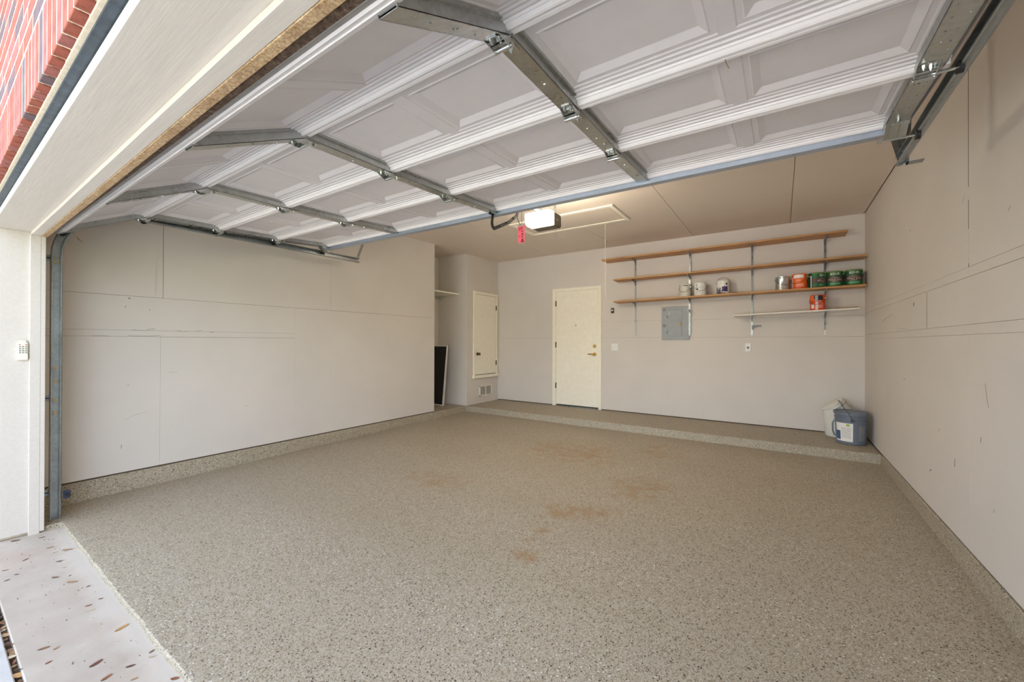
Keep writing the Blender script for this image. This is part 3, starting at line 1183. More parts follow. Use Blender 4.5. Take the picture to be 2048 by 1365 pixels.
# photo-eye safety sensor by the left track
s = thing('safety_sensor', (-4.36, .62, .14), 'small dark blue sensor on a bracket beside the left track foot', 'sensor')
m = MB()
m.box(-4.405, -4.401, .599, .625, .160, .178)
m.build('arm', GALVD, s)
m = MB()
m.box(-4.405, -4.365, .607, .640, .142, .196)
m.build('housing', SENS, s, bevel=.006)
MB().cyl((-4.366, .623, .172), (-4.358, .623, .172), .013, n=14).build('eye', BLACK, s)

# ------------------------------------------------------------------ opener
op = thing('door_opener', (-1.935, 3.42, 2.43), 'garage door opener head with a glowing lens, hung from the ceiling', 'opener')
ox0, ox1, oz0, oz1 = -2.062, -1.812, 2.430, 2.562
m = MB()
m.prism([(3.415, oz0), (3.545, oz0), (3.565, oz0 + .02), (3.565, oz1 - .02), (3.545, oz1), (3.415, oz1)], 0, ox0, ox1)
m.build('housing', BROWNPL, op, bevel=.006)
m = MB()
prof = []
for k in range(7):
    q = PI / 2 * k / 6
    prof.append((3.415 - .10 - .045 * math.sin(q) * 1.0, oz0 + .006 + .05 * (1 - math.cos(q))))
poly = [(3.414, oz0 + .004), (3.325, oz0 + .004), (3.290, oz0 + .018), (3.275, oz0 + .05), (3.275, oz1 - .035), (3.29, oz1 - .012), (3.325, oz1 - .002), (3.414, oz1 - .002)]
m.prism(poly, 0, ox0 + .004, ox1 - .004)
m.build('lens_fill_glow', LENS, op, smooth=False)
# unseen glowing block added behind the head to brighten the back wall
MB().prism([(3.566, 2.456), (3.600, 2.460), (3.614, 2.48), (3.614, 2.53), (3.600, 2.548), (3.566, 2.552)], 0, -2.045, -1.852).build('lens_fill_glow', REAR_FILL, op)
lab = MB().box(ox1, ox1 + .0015, 3.455, 3.50, oz0 + .062, oz0 + .074).build('nameplate', LTXT, op)
m = MB()
m.box(-1.95, -1.92, .56, 3.40, 2.566, 2.571)
m.box(-1.9375, -1.9325, .56, 3.40, 2.571, 2.600)
m.build('rail', GALVD, op)
for x in (-2.03, -1.84):
    bx('hanger', (x - .012, x + .012, 3.48, 3.483, oz1 - .01, ZC), GALVD, op)
m = MB()
m.box(-1.96, -1.91, 2.94, 3.06, 2.535, 2.562)
m.build('trolley', BLACKM, op, bevel=.004)
m = MB()
arm = [(2.600, 2.375), (2.588, 2.31), (2.582, 2.262), (2.590, 2.236), (2.612, 2.226), (2.70, 2.268), (2.82, 2.328), (2.95, 2.42), (2.99, 2.54)]
for i in range(len(arm) - 1):
    (ya, za), (yb, zb_) = arm[i], arm[i + 1]
    d = Vector((yb - ya, zb_ - za)).normalized()
    nn = Vector((-d.y, d.x)) * .014
    poly = [(ya - nn.x - d.x * .003, za - nn.y - d.y * .003), (yb - nn.x + d.x * .003, zb_ - nn.y + d.y * .003), (yb + nn.x + d.x * .003, zb_ + nn.y + d.y * .003), (ya + nn.x - d.x * .003, za + nn.y - d.y * .003)]
    m.prism(poly, 0, -1.938, -1.932)
ar = m.build('pull_arm', BLACKM, op)
for y, z in ((2.700, 2.268), (2.80, 2.318), (2.90, 2.385)):
    MB().cyl((-1.933, y, z), (-1.926, y, z), .006, n=8).build('arm_bolt', CHROME, ar)
m = MB()
m.box(-1.955, -1.951, 2.560, 2.612, 2.335, 2.40)
m.box(-1.919, -1.915, 2.560, 2.612, 2.335, 2.40)
m.cyl((-1.96, 2.600, 2.372), (-1.88, 2.600, 2.372), .006, n=8)
m.build('door_clevis', CHROME, op)
m = MB()
m.tube([(-1.935, 2.965, 2.54), (-1.94, 2.945, 2.49), (-1.942, 2.95, 2.43), (-1.94, 2.985, 2.375), (-1.937, 3.01, 2.35)], .003, 6)
m.tube([(-1.935, 3.03, 2.54), (-1.935, 3.03, 2.36)], .002, 6)
m.build('release_cord', BLACKM, op)
m = MB()
m.tube([(-1.85, 3.50, 2.44), (-1.84, 3.51, 2.37), (-1.82, 3.52, 2.33), (-1.78, 3.52, 2.325), (-1.75, 3.53, 2.335)], .0015, 5)
m.build('antenna_wire', PDARK, op)
tg = thing('warning_tag', (-1.935, 3.02, 2.28), 'bright pink hang tag with dark print below the glowing opener', 'tag')
x0, x1, z0, z1, ty = -1.972, -1.900, 2.196, 2.346, 3.022
MB().box(x0, x1, ty, ty + .0015, z0, z1).build('card', PINK, tg)
m = MB()
for (a, b, c, d) in [(.08, .72, .90, .93), (.08, .70, .84, .87), (.10, .70, .785, .805)]:
    m.box(x0 + (x1 - x0) * a, x0 + (x1 - x0) * b, ty - .0006, ty, z0 + (z1 - z0) * c, z0 + (z1 - z0) * d)
for i in range(4):
    zc = .68 - i * .16
    m.box(x0 + .034 + .006 * (i % 2), x0 + .060, ty - .0006, ty, z0 + (z1 - z0) * zc, z0 + (z1 - z0) * (zc + .03))
    m.box(x0 + .040, x0 + .046 + .008 * (i % 2), ty - .0006, ty, z0 + (z1 - z0) * (zc - .07), z0 + (z1 - z0) * (zc + .02))
m.box(x0 + .032, x0 + .062, ty - .0006, ty, z0 + .006, z0 + .018)
m.box(x0 + .012, x0 + .018, ty - .0006, ty, z0 + .052, z0 + .066)
m.tube([(x0 + .012, ty - .0006, z0 + .105), (x0 + .017, ty - .0006, z0 + .118), (x0 + .026, ty - .0006, z0 + .112)], .0014, 4)
m.build('print', INK, tg)['kind'] = 'stuff'
# dry leaf hooked in a door joint, and moth-like leaf by the left track top
def leaf_mesh(L, W, mat, curl=.15, seed=0):
    r = random.Random(seed)
    m = MB()
    n = 8
    vs = []
    for i in range(n + 1):
        t_ = i / n
        w = W * .5 * math.sin(PI * min(1, max(0, .04 + .92 * t_))) ** .7 * (1 + .12 * r.uniform(-1, 1))
        x = (t_ - .5) * L
        lift = curl * L * (t_ - .5) ** 2 * 1.6
        for k, sgn in enumerate((-1, 0, 1)):
            vs.append((x, sgn * w, .0012 + lift + (abs(sgn) * curl * W * .55)))
    fs = []
    for i in range(n):
        for k in range(2):
            fs.append((i * 3 + k, i * 3 + k + 1, (i + 1) * 3 + k + 1, (i + 1) * 3 + k))
    nb = len(vs)
    vs2 = [(x, y, z - .0009) for x, y, z in vs]
    fs2 = [tuple(reversed([q + nb for q in f])) for f in fs]
    m.add(vs + vs2, fs + fs2)
    me_o = m.build('dry_leaf', mat, recalc=False)
    for p in me_o.data.polygons:
        p.use_smooth = True
    return me_o


def put_leaf(x, y, z, L, W, ang, col, label, curl=.15, rot=None, group=None, seed=0):
    o = leaf_mesh(L, W, LEAFM[col], curl, seed)
    o.location = (x, y, z)
    o.rotation_euler = rot or (0, 0, math.radians(ang))
    tag(o, label, 'leaf', group or 'dry leaves')
    return o


put_leaf(-.158, 1.555, 2.262, .035, .018, 0, 'tan', 'small tan leaf hanging from a garage door joint overhead', rot=(.4, 1.2, .3), seed=91)
put_leaf(-4.325, .665, 2.055, .05, .02, 0, 'gold', 'golden leaf caught at the top of the left door track', rot=(.3, .9, 1.2), seed=92)

# ================================================================== BACK WALL FITTINGS
def box_thing(name, label, cat, c, w, h, d, mat):
    t_ = thing(name, (c[0], YB, c[1] - h / 2), label, cat)
    bx('cover_plate', (c[0] - w / 2, c[0] + w / 2, YB - d, YB, c[1] - h / 2, c[1] + h / 2), mat, t_, bevel=.003)
    return t_


ct = box_thing('opener_button', 'small black opener control on the wall right of the cream door', 'control', (-2.334, 1.837), .048, .084, .020, BLACK)
bx('push_bar', (-2.350, -2.318, YB - .024, YB - .019, 1.828, 1.846), WPLAST, ct, bevel=.002)
bx('lamp_button', (-2.348, -2.322, YB - .023, YB - .019, 1.854, 1.866), BTN, ct, bevel=.002)
sw = box_thing('light_switch', 'white double light switch right of the cream door', 'switch', (-2.298, 1.229), .116, .118, .007, WPLAST)
for x in (-2.321, -2.275):
    bx('toggle', (x - .006, x + .006, YB - .018, YB - .006, 1.219, 1.239), WPLAST, sw, bevel=.002)
ou = box_thing('wall_outlet', 'white single outlet plate on the back wall below the white shelf', 'outlet', (-.384, 1.242), .072, .116, .007, WPLAST)
MB().cyl((-.384, YB - .007, 1.236), (-.384, YB - .010, 1.236), .017, n=16).build('socket', BTN, ou)
bx('slot', (-.389, -.379, YB - .0108, YB - .0098, 1.226, 1.246), BLACK, ou)

ep = thing('breaker_panel', (-1.341, YB, 1.346), 'grey metal electrical breaker panel under the timber shelves', 'electrical panel')
bx('cover', (-1.541, -1.142, YB - .018, YB, 1.346, 1.856), PGREY, ep, bevel=.004)
dr = bx('door', (-1.455, -1.246, YB - .024, YB - .017, 1.404, 1.806), PGREY, ep, bevel=.003)
bx('latch', (-1.288, -1.258, YB - .030, YB - .023, 1.560, 1.622), BRONZE, dr, bevel=.002)
for z in (1.70, 1.46):
    bx('hinge', (-1.462, -1.454, YB - .027, YB - .017, z - .02, z + .02), PDARK, dr)
for z in (1.812, 1.565):
    w = MB().cyl((-1.503, YB - .018, z), (-1.503, YB - .021, z), .019, n=16).build('washer', BLACK, ep)
    MB().cyl((-1.503, YB - .021, z), (-1.503, YB - .026, z), .009, n=10).build('screw', WPLAST, w)
MB().cyl((-1.430, YB - .018, 1.752), (-1.430, YB - .0255, 1.752), .009, n=10).build('paint_spot', WPLAST, ep)

# shelf standards and brackets
s1z = lambda x: 2.631 + .002 * (x + 2.4)
s2z = lambda x: 2.294 + .011 * (x + 2.24)
s3z = lambda x: 1.943 + .011 * (x + 2.22)
s4z = lambda x: 1.668 + .030 * (x + .56)
STX = [-1.951, -1.135, -.336, .464]
STL = ['first slotted shelf standard from the cream door, left of the breaker panel', 'second slotted shelf standard, overlapping the edge of the breaker panel',
       'third slotted shelf standard, carrying the left end of the white shelf', 'rightmost slotted shelf standard, behind the green paint cans']


def bracket(m, x, z, L=.225, h=.075, ang=0.0):
    """thin curved gusset bracket, arm top at height z"""
    y0 = YB - .014
    poly = [(0, 0), (-L, 0), (-L, -.012), (-L * .45, -.020), (-L * .16, -.038), (-.014, -h), (0, -h)]
    ca, sa = math.cos(ang), math.sin(ang)
    def f(xx, y, zz):
        return (x + xx * ca - y * sa, y0 + xx * sa + y * ca, z + zz)
    m.prism([(a, b) for a, b in poly], 0, -.004, .004, fn=f)
    m.box(-.009, .009, -L, 0, -.003, 0, fn=f)


for i, x in enumerate(STX):
    stn = thing('shelf_standard', (x, YB, 1.41), STL[i], 'shelf rail', 'slotted shelf standards')
    m = MB()
    yf = YB - .014
    if i == 1:
        yf = YB - .034
    m.box(x - .0125, x - .010, yf, YB, 1.41, 2.66)
    m.box(x + .010, x + .0125, yf, YB, 1.41, 2.66)
    z = 1.41
    while z < 2.655:
        m.box(x - .010, x + .010, yf, yf + .002, z, z + .017)
        z += .0255
    m.box(x - .010, x - .004, yf, yf + .002, 1.41, 2.66)
    m.box(x + .004, x + .010, yf, yf + .002, 1.41, 2.66)
    m.build('rail', GALV, stn)
    bx('rail_back', (x - .010, x + .010, YB - .003, YB, 1.41, 2.66), PDARK, stn)
    lst = [s1z(x), s2z(x), s3z(x)]
    if i >= 2:
        lst.append(s4z(x))
    for z in lst:
        m = MB()
        bracket(m, x, z - .0005)
        m.build('bracket', GALVD, stn)
    if i == 1:
        m = MB()
        bracket(m, x, 1.795, .15, .07)
        m.build('bracket', GALVD, stn)
    if i == 2:
        m = MB()
        bracket(m, x, 1.545, .12, .06, ang=1.15)
        m.build('bracket', GALVD, stn)
    if i == 3:
        m = MB()
        bracket(m, x, 1.575, .05, .05)
        m.build('bracket', GALVD, stn)
        bx('white_end', (x - .011, x + .011, yf - .003, yf, 1.41, 1.47), WPLAST, stn)


def plank(name, x0, x1, zf, d, th, mat, label, back=YB - .016):
    m = MB()
    m.box(x0, x1, back - d, back, 0, th, fn=lambda x, y, z: (x, y, zf(x) + z))
    o = m.build(name, mat, bevel=.003, origin=((x0 + x1) / 2, back - d / 2, zf((x0 + x1) / 2)))
    return tag(o, label, 'shelf', 'wall shelves')


plank('wall_shelf', -2.42, .662, s1z, .275, .022, TIMBER, 'topmost brown timber shelf board on the back wall, empty')
plank('wall_shelf', -2.235, .838, s2z, .255, .022, TIMBER, 'middle brown timber shelf board, empty, above the paint cans')
plank('wall_shelf', -2.225, .832, s3z, .265, .022, TIMBER, 'lowest brown timber shelf board, carrying eight paint cans')
plank('wall_shelf', -.545, .775, s4z, .24, .017, WHITE, 'short white shelf board below the timber shelves, one orange can on it')


# ------------------------------------------------------------------ paint cans
def arc_patch(c, r, a0, a1, z0, z1, n=14):
    m = MB()
    vs = []
    for zz in (z0, z1):
        for k in range(n + 1):
            q = a0 + (a1 - a0) * k / n
            vs.append((c[0] + r * math.cos(q), c[1] + r * math.sin(q), c[2] + zz))
    fs = [(k, k + 1, n + 2 + k, n + 1 + k) for k in range(n)]
    return m.add(vs, fs)


def arc_text(c, r, ang, z, s, size, spacing=1.0):
    vs, fs = text_geo(s, size, spacing)
    m = MB()
    m.add([(c[0] + r * math.cos(ang + x / r), c[1] + r * math.sin(ang + x / r), c[2] + z + y) for x, y, _ in vs], fs)
    return m


def can(x, y, z, label, body, r=.081, h=.19, ang=-PI / 2, handle='down', group='paint cans on the shelves', lidm=None, hoff=0.0):
    c = (x, y, z)
    t_ = thing('paint_can', c, label, 'paint can', group)
    m = MB()
    m.lathe([(0, 0), (r * .985, 0), (r, .003), (r, .008), (r * .985, .011), (r * .985, h - .012), (r, h - .009), (r, h - .002), (r * .96, h), (r * .90, h), (r * .88, h - .006)], c, 36)
    b = m.build('body', body, t_, smooth=True)
    m = MB()
    m.lathe([(r * .90, h - .008), (r * .86, h - .002), (r * .80, h - .002), (r * .78, h - .007), (0, h - .007)], c, 36)
    m.build('lid', lidm or SILVER, t_, smooth=True)
    # wire bail and its ears
    ha = ang + PI / 2 + hoff
    e = Vector((math.cos(ha), math.sin(ha), 0))
    fr = Vector((math.cos(ha - PI / 2), math.sin(ha - PI / 2), 0))
    for s_ in (-1, 1):
        p = Vector(c) + e * (s_ * r) + Vector((0, 0, h * .78))
        MB().cyl(p - e * (s_ * .004), p + e * (s_ * .006), .012, n=12).build('handle_ear', SILVER, t_)
    pts = []
    for k in range(15):
        q = PI * k / 14
        side = math.cos(q) * (r + .006)
        drop = math.sin(q)
        if handle == 'down':
            pts.append(Vector(c) + e * side + fr * (drop * (r * 1.08)) * (1 if drop else 1) + Vector((0, 0, h * .78 - drop * h * .42)))
        else:
            pts.append(Vector(c) + e * side + fr * (-drop * .03) + Vector((0, 0, h * .78 + drop * h * .50)))
    if handle == 'down':
        # keep the wire just outside the can
        pp = []
        for p in pts:
            d = Vector((p.x - c[0], p.y - c[1], 0))
            if d.length < r + .004:
                d = d.normalized() * (r + .004)
            pp.append(Vector((c[0] + d.x, c[1] + d.y, p.z)))
        pts = pp
    MB().tube(pts, .0022, 6).build('handle', PDARK, t_, smooth=True)
    return t_, c, r, h


FA = -PI / 2
yc = 6.325
# whites
zz = lambda x: s3z(x) + .0225
t_, c, r, h = can(-1.177, yc, zz(-1.177), 'off-white paint can at the left end of the shelf row, wire handle hanging in front', CANW2, r=.076, h=.183, ang=FA - .1)
arc_patch(c, r * .99 + .001, FA - .2, FA + .7, h - .028, h - .018).build('drip', BLACK, t_)
arc_patch(c, r * .99 + .001, FA - 1.2, FA - .9, h - .035, h - .018).build('drip', BLACK, t_)
t_, c, r, h = can(-.975, yc, zz(-.975), 'clean white paint can with small blue print, second from the left', CANW, r=.083, ang=FA + .25, lidm=WPLAST)
arc_text(c, r + .0012, FA - .35, .15, 'b', .05).build('label_print', NAVY, t_)
arc_text(c, r + .0012, FA - .22, .118, 'interior paint', .014).build('label_print', LBLUE, t_)
arc_patch(c, r + .001, FA - .45, FA - .15, .085, .105, 6).build('label_print', BLACK, t_)
arc_patch(c, r + .001, FA - .6, FA + .25, .052, .056).build('label_print', LTXT, t_)
arc_patch(c, r + .001, FA + .35, FA + .5, .02, .04, 4).build('label_print', LPINK, t_)
t_, c, r, h = can(-.680, yc, zz(-.680), 'white paint can with purple drip label, handle standing up', CANW, r=.082, handle='up', ang=FA)
arc_patch(c, r + .0010, FA - .05, FA + .85, .035, .105).build('label_block', NAVY, t_)
m = MB()
for k in range(9):
    a = FA - 1.15 + k * .125
    mm = arc_patch(c, r + .0008, a, a + rnd.uniform(.05, .10), .006, rnd.uniform(.05, .10), 3)
    m.add(mm.v, mm.f)
m.build('label_drips', NAVY, t_)['kind'] = 'stuff'
arc_patch(c, r + .0008, FA - .6, FA + .5, .008, .020).build('label_band', INK, t_)
arc_patch(c, r + .0010, FA + .55, FA + .80, .130, .155, 4).build('label_spot', BLACK, t_)
arc_text(c, r + .0012, FA - .15, .148, '00', .018).build('label_print', NAVY, t_)
m = arc_text(c, r + .0012, FA - .2, .125, '. . .', .03)
m.build('label_print', NAVY, t_)
# silver
t_, c, r, h = can(.014, yc, zz(.014), 'bare silver metal paint can with grey drips, left of the orange can', SILVER, r=.079, h=.178, ang=FA - .25, hoff=.5)
m = MB()
for a, l in ((-.5, .03), (-.2, .015), (.05, .055), (.3, .02), (.55, .07), (.62, .03)):
    mm = arc_patch(c, r + .0005, FA + a, FA + a + .06, h - .012 - l, h - .01, 2)
    m.add(mm.v, mm.f)
m.build('drip', LWHITE, t_)['kind'] = 'stuff'
m = MB()
for a, w in ((-.35, .12), (-.05, .08), (.2, .08), (.5, .1)):
    mm = arc_patch(c, r + .0006, FA + a, FA + a + w, h - .026, h - .012, 2)
    m.add(mm.v, mm.f)
m.build('drip', PDARK, t_)['kind'] = 'stuff'
# orange on timber shelf
t_, c, r, h = can(.195, yc, zz(.195), 'orange-labelled paint can standing on the timber shelf between silver and green cans', ORANGE, ang=FA - .1, hoff=-.4, lidm=ORANGE2)
arc_patch(c, r + .0006, FA - .85, FA + .55, h - .052, h - .012).build('label_top', LWHITE, t_)
arc_patch(c, r + .0006, FA - 1.35, FA - 1.05, .02, .15, 4).build('label_stripe', LPINK, t_)
arc_text(c, r + .0012, FA - .15, .112, 'stain', .034).build('label_print', LPINK, t_)
for zq in (.058, .044, .032):
    arc_patch(c, r + .0008, FA - .5, FA + .55, zq, zq + .005).build('label_print', LPINK, t_)
arc_patch(c, r + .0006, FA - 1.0, FA + .9, .008, .026).build('label_band', ORANGE2, t_)


# green cans
def green_can(x, label, turn):
    t_, c, r, h = can(x, yc + .005, zz(x), label, DKGREEN, r=.085, h=.187, ang=FA + turn, group='green wood stain cans', lidm=BLACK, hoff=PI / 2 + 1.2)
    a = FA - .05 + turn
    R = r + .0004
    arc_patch(c, R, a - 1.5, a + 1.5, h - .058, h - .014, 24).build('label_top', GREEN, t_)
    arc_patch(c, R, a - 1.5, a + 1.5, .055, h - .0585, 24).build('label_middle', DKBROWN, t_)
    arc_patch(c, R, a - 1.5, a + 1.5, .010, .0545, 24).build('label_foot', GREEN, t_)
    arc_patch(c, r + .001, a - 1.5, a + 1.5, h - .013, h - .009, 24).build('label_rim', LIME, t_)
    arc_text(c, R + .0010, a, h - .036, 'BEHR', .040, 1.05).build('label_print', LWHITE, t_)
    arc_text(c, R + .0010, a, .118, 'PREMIUM', .014).build('label_print', LGREEN, t_)
    arc_text(c, R + .0010, a, .103, 'SEMI-TRANSPARENT', .0125).build('label_print', LPINK, t_)
    arc_text(c, R + .0010, a, .083, 'Wood Stain', .030).build('label_print', LPINK, t_)
    arc_text(c, R + .0010, a, .062, 'EXTERIOR', .014).build('label_print', LPINK, t_)
    arc_patch(c, R + .0004, a - .6, a + .6, .020, .046, 10).build('label_panel', LGREEN, t_)
    return t_, c, r


t_, c, r = green_can(.368, 'green wood stain can turned sideways, leftmost of the three green cans', .95)
arc_patch(c, r + .0008, FA - .78, FA - .66, .006, .15, 3).build('label_edge', LWHITE, t_)
green_can(.549, 'green wood stain can facing forward, middle of the three green cans', 0)
green_can(.728, 'green wood stain can next to the right wall', 0)
# orange on white shelf
x = .383
t_, c, r, h = can(x, yc, s4z(x) + .0175, 'orange paint can with dark drips alone on the white shelf', ORANGE2, ang=FA + .15, hoff=-.6, lidm=BLACK)
arc_patch(c, r + .0006, FA - 1.2, FA - .55, h - .07, h - .012, 6).build('label_top', ORANGE, t_)
arc_patch(c, r + .0007, FA - .40, FA - .05, h - .085, h - .008, 6).build('drip', PGREY, t_)
arc_patch(c, r + .0007, FA - .05, FA + .55, h - .070, h - .008, 6).build('drip', BLACK, t_)
arc_patch(c, r + .0007, FA - .60, FA - .40, h - .05, h - .008, 4).build('drip', PDARK, t_)
arc_patch(c, r + .0006, FA - 1.0, FA - .55, .02, .075, 5).build('label_patch', LWHITE, t_)
arc_patch(c, r + .0006, FA - .35, FA - .02, .006, .10, 5).build('label_stripe', LPINK, t_)
arc_text(c, r + .0012, FA + .22, .112, 'O', .036).build('label_print', LPINK, t_)
for zq in (.082, .058, .044, .030):
    arc_patch(c, r + .0008, FA + .0, FA + .6, zq, zq + .006, 5).build('label_print', LPINK, t_)
# stir sticks on the white shelf
for k, (xa, xb, yy, zt) in enumerate(((.50, .70, 6.30, 0), (.55, .76, 6.26, .0045))):
    zz0 = s4z(xa) + .0178 + zt
    zz1 = s4z(xb) + .0178 + zt
    m = MB()
    m.box(0, 1, yy - .016, yy + .016, 0, .004, fn=lambda u, y, z: (xa + (xb - xa) * u, y, zz0 + (zz1 - zz0) * u + z))
    o = m.build('stir_stick', [LWHITE, RAWB][k % 2], origin=((xa + xb) / 2, yy, zz0))
    tag(o, ['pale stir stick lying on the right end of the white shelf', 'brown stir stick lying on top of the pale one on the white shelf'][k], 'stick')

# ------------------------------------------------------------------ buckets
bk = thing('bucket', (.662, 5.965, ZP), 'slate blue plastic bucket with a white label in the right corner', 'bucket', 'buckets in the corner')
c = (.662, 5.965, ZP)
H = .365
prof = [(0, .004), (.128, .002), (.132, .006), (.143, .255), (.150, .256), (.150, .266), (.144, .268), (.145, .288), (.152, .290), (.152, .300), (.146, .302),
        (.148, .325), (.156, .328), (.157, .345), (.154, .350), (.147, .349), (.143, .30), (.130, .02), (0, .02)]
MB().lathe(prof, c, 44).build('body', BLUEP, bk, smooth=True)
m = MB()
m.lathe([(.150, .348), (.158, .348), (.159, .360), (.155, .366), (.146, .366), (.143, .358), (0, .358)], c, 44)
m.build('lid', BLUEP, bk, smooth=True)
R = .1415
def cone_patch(a0, a1, z0, z1, extra=.001, n=14):
    m = MB()
    vs = []
    for z in (z0, z1):
        rr = .132 + (.143 - .132) * z / .255 + extra
        for k in range(n + 1):
            q = a0 + (a1 - a0) * k / n
            vs.append((c[0] + rr * math.cos(q), c[1] + rr * math.sin(q), c[2] + z))
    return m.add(vs, [(k, k + 1, n + 2 + k, n + 1 + k) for k in range(n)])
LA_ = -PI / 2 - .60
lb = cone_patch(LA_ - .62, LA_ + .62, .035, .240).build('label', LWHITE, bk)
m = MB()
for k in range(9):
    mm = cone_patch(LA_ - .15, LA_ + .50, .075 + k * .014, .079 + k * .014, .0016, 6)
    m.add(mm.v, mm.f)
m.build('label_text', LTXT, lb)['kind'] = 'stuff'
cone_patch(LA_ - .60, LA_ - .22, .050, .150, .0016, 5).build('label_picture', LBLUE, lb)
cone_patch(LA_ + .20, LA_ + .42, .208, .232, .0016, 4).build('label_mark', LIME, lb)
cone_patch(LA_ + 1.0, LA_ + 1.5, .055, .215, .0010, 6).build('rear_label', plain('label_dull', S(132, 134, 138), .6), bk)
# side grip on the left
m = MB()
gx = c[0] - .138
m.tube([(gx + .01, 5.93, ZP + .25), (gx - .02, 5.925, ZP + .245), (gx - .03, 5.922, ZP + .21), (gx - .028, 5.922, ZP + .13), (gx - .012, 5.925, ZP + .085), (gx + .012, 5.93, ZP + .08)], .008, 8)
m.build('side_grip', BLUEP, bk, smooth=True)
# bail leaning back on the white pail
e1 = Vector((c[0] - .005, c[1] - .156, ZP + .275))
m = MB()
m.tube([e1, (c[0] - .020, c[1] - .172, ZP + .315), (c[0] - .050, c[1] - .165, ZP + .375), (c[0] - .085, c[1] - .08, ZP + .430),
        (c[0] - .100, c[1] + .06, ZP + .458), (c[0] - .104, c[1] + .125, ZP + .470), (c[0] - .07, c[1] + .172, ZP + .44), (c[0] - .02, c[1] + .165, ZP + .30)], .0028, 6)
m.cyl(e1 + Vector((0, .006, 0)), e1 + Vector((0, -.008, 0)), .014, n=12)
m.build('handle', PDARK, bk)

wb = thing('bucket', (.575, 6.285, ZP), 'white plastic pail standing behind the blue bucket in the corner', 'bucket', 'buckets in the corner')
c2 = (.575, 6.285, ZP)
MB().lathe([(0, .004), (.112, .004), (.126, .02), (.140, .27), (.146, .272), (.146, .285), (.141, .287), (.143, .33), (.137, .33), (.120, .02), (0, .015)], c2, 40).build('body', WPAIL, wb, smooth=True)
# second pail tipped into the first: mouth facing up-left
tb_ = thing('bucket', (.60, 6.27, ZP + .36), 'second white pail tipped at an angle on top of the standing white pail', 'bucket', 'buckets in the corner')
ax = Vector((-.60, -.05, .78)).normalized()
cen = Vector((.528, 6.285, ZP + .388))
qx = ax.orthogonal().normalized()
qy = ax.cross(qx)
def tipped(x, y, z):
    return tuple(cen + qx * x + qy * y + ax * z)
MB().lathe([(0, -.17), (.104, -.17), (.108, -.165), (.118, -.045), (.126, -.043), (.126, -.030), (.120, -.028), (.122, .0), (.128, .003), (.128, .016), (.122, .020), (.0, .018)], (0, 0, 0), 40, fn=tipped).build('body', WPAIL, tb_, smooth=True)
m = MB()
vd = (Vector((0, 0, 1.3)) - cen)
A0_ = math.atan2(vd.dot(qy), vd.dot(qx))      # the wire lies along the near side of the rim
m.tube([tipped(.128 * math.cos(q), .128 * math.sin(q), -.034) for q in [A0_ + PI * (k / 16 - .5) for k in range(17)]], .0022, 6)
m.build('handle', PDARK, tb_)

# ------------------------------------------------------------------ keypad on the left jamb
kp = thing('keypad', (-4.28, .400, 1.17), 'ivory wireless keypad mounted on the left jamb board', 'keypad')
bx('housing', (-4.280, -4.256, .374, .424, 1.172, 1.290), IVORY, kp, bevel=.006)
bx('top_cap', (-4.280, -4.262, .382, .416, 1.286, 1.304), IVORY, kp, bevel=.004)
bx('cover', (-4.258, -4.252, .376, .422, 1.172, 1.205), IVORY, kp, bevel=.003)
for r_ in range(4):
    for cc in range(3):
        y = .386 + cc * .0132
        z = 1.262 - r_ * .0135
        bx('key', (-4.257, -4.2535, y - .0045, y + .0045, z - .0045, z + .0045), BTN, kp, bevel=.001)
for y in (.385, .413):
    bx('indicator', (-4.257, -4.2545, y - .004, y + .004, 1.274, 1.279), REDL, kp)

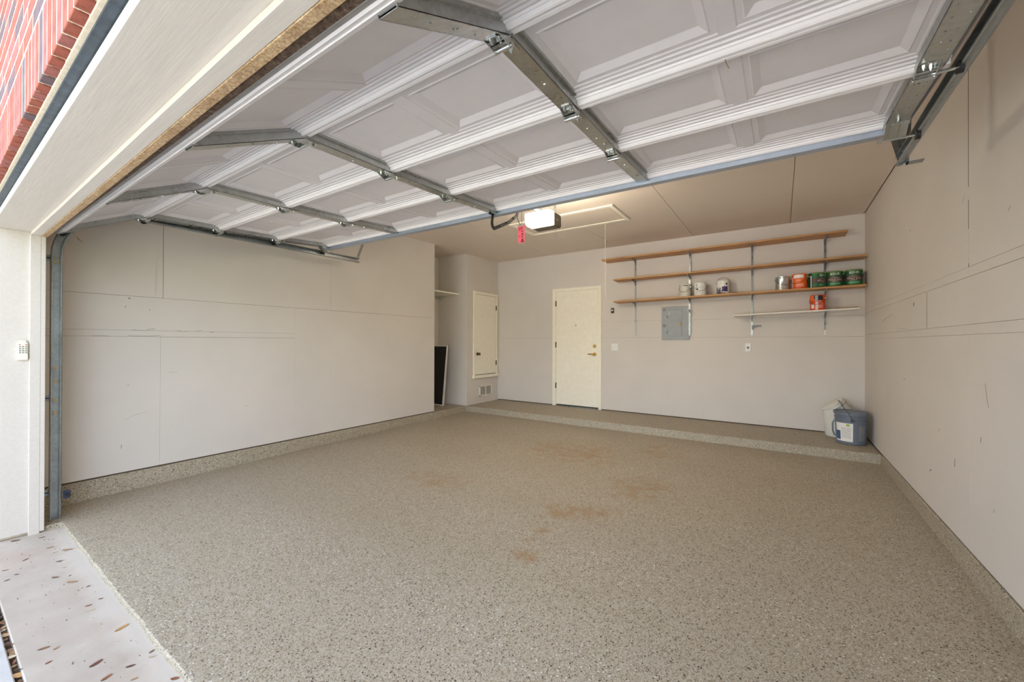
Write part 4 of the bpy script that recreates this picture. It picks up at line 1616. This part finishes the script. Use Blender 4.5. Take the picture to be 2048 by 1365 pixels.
# ------------------------------------------------------------------ leaves on the apron
AL = [(-4.148, .477, .029, 78, 'brown', 'brown leaf sliver near the foot of the left jamb'),
      (-3.904, .484, .034, 79, 'tan', 'thin tan leaf on the apron, a hand from the jamb'),
      (-3.791, .490, .029, 122, 'pale', 'pale curled leaf on the apron beside a thin tan leaf'),
      (-3.772, .540, .051, 47, 'tan', 'long tan leaf closest to the flake floor near the jamb'),
      (-3.809, .374, .033, 126, 'brown', 'brown pointed leaf on the far left of the apron'),
      (-3.614, .485, .028, 69, 'brown', 'narrow brown leaf below the long tan leaf'),
      (-3.496, .486, .024, 49, 'pale', 'small straw-coloured leaf in the middle of the apron'),
      (-3.610, .322, .019, 60, 'dark', 'small dark leaf bit near the left picture edge'),
      (-3.385, .439, .035, 38, 'brown', 'oval brown leaf in the upper middle of the apron'),
      (-3.249, .483, .054, 38, 'tan', 'large curled tan-brown leaf in the upper middle of the apron'),
      (-3.116, .524, .017, 108, 'dark', 'tiny dark leaf bit near the flake edge'),
      (-2.912, .535, .019, 52, 'brown', 'tiny brown leaf bit beside the rusty edge stain'),
      (-2.888, .487, .024, 76, 'rust', 'short rounded rust leaf touching a pale one'),
      (-2.831, .484, .030, 56, 'pale', 'pale rounded leaf just below a rust one'),
      (-2.537, .535, .054, 108, 'gold', 'long golden leaf near the flake floor edge'),
      (-2.645, .311, .037, 69, 'brown', 'long brown leaf near the leaf-filled joint'),
      (-2.602, .342, .022, 125, 'tan', 'short tan leaf right of the long brown one'),
      (-2.512, .309, .020, 102, 'rust', 'small orange triangular leaf near the leaf-filled joint'),
      (-2.342, .417, .044, 111, 'red', 'long reddish-brown leaf at the bottom of the apron'),
      (-2.208, .493, .031, 60, 'dark', 'dark purple-brown leaf at the bottom of the apron'),
      (-2.210, .423, .036, 110, 'rust', 'rust leaf cut by the bottom picture edge'),
      (-2.112, .483, .022, 75, 'tan', 'curled tan leaf cut by the bottom picture edge'),
      (-2.237, .567, .022, 115, 'brown', 'brown leaf bit lying against the flake edge'),
      (-2.200, .558, .023, 51, 'pale', 'pale leaf bit beside a brown one at the flake edge'),
      (-1.982, .573, .030, 42, 'rust', 'wide rust leaf at the flake edge by the bottom'),
      (-3.730, .290, .025, 60, 'tan', 'thin tan sliver at the left picture edge'),
      (-3.565, .284, .020, 103, 'dark', 'thin grey-brown sliver low at the left picture edge'),
      (-4.225, .371, .044, 61, 'red', 'reddish leaf lying against the foot of the wide jamb board'),
      (-3.345, .489, .014, 123, 'dark', 'tiny dark crumb left of the large curled leaf')]
for i, (x, y, L, a, col, lab_) in enumerate(AL):
    put_leaf(x, y, -.0300, L, L * (.40 if L > .03 else .50), a, col, lab_, curl=rnd.uniform(.03, .14), seed=i, group='dry leaves on the apron')
# litter packed in the joint
cols = ['brown', 'tan', 'pale', 'rust', 'tan', 'brown', 'dark', 'gold']
for i in range(34):
    x = -3.35 + i * .036 + rnd.uniform(-.01, .01)
    L = rnd.uniform(.022, .045)
    put_leaf(x, .2305 + rnd.uniform(-.004, .004), -.040 + rnd.uniform(-.008, .006), L, L * .5, 0, cols[i % 8], 'dry leaf wedged in the joint beside the driveway', curl=.1,
             rot=(rnd.uniform(-.5, .5), rnd.uniform(-.4, .4), rnd.uniform(0, PI)), seed=200 + i, group='leaves packed in the joint')
put_leaf(.144, 6.10, ZP + .0005, .03, .02, 30, 'rust', 'single orange leaf on the step left of the buckets', seed=77)
# dirt crumbs
m = MB()
for k in range(90):
    x = rnd.uniform(-4.2, -1.5)
    y = rnd.uniform(.245, .57)
    s_ = rnd.uniform(.0012, .0032)
    m.cyl((x, y, -.031), (x + rnd.uniform(-.002, .002), y, -.031 + s_ * 1.3), s_, s_ * .5, n=5)
o = m.build('dirt_crumbs', LITTER)
tag(o, 'scattered dark dirt crumbs on the concrete apron', 'debris', kind='stuff')
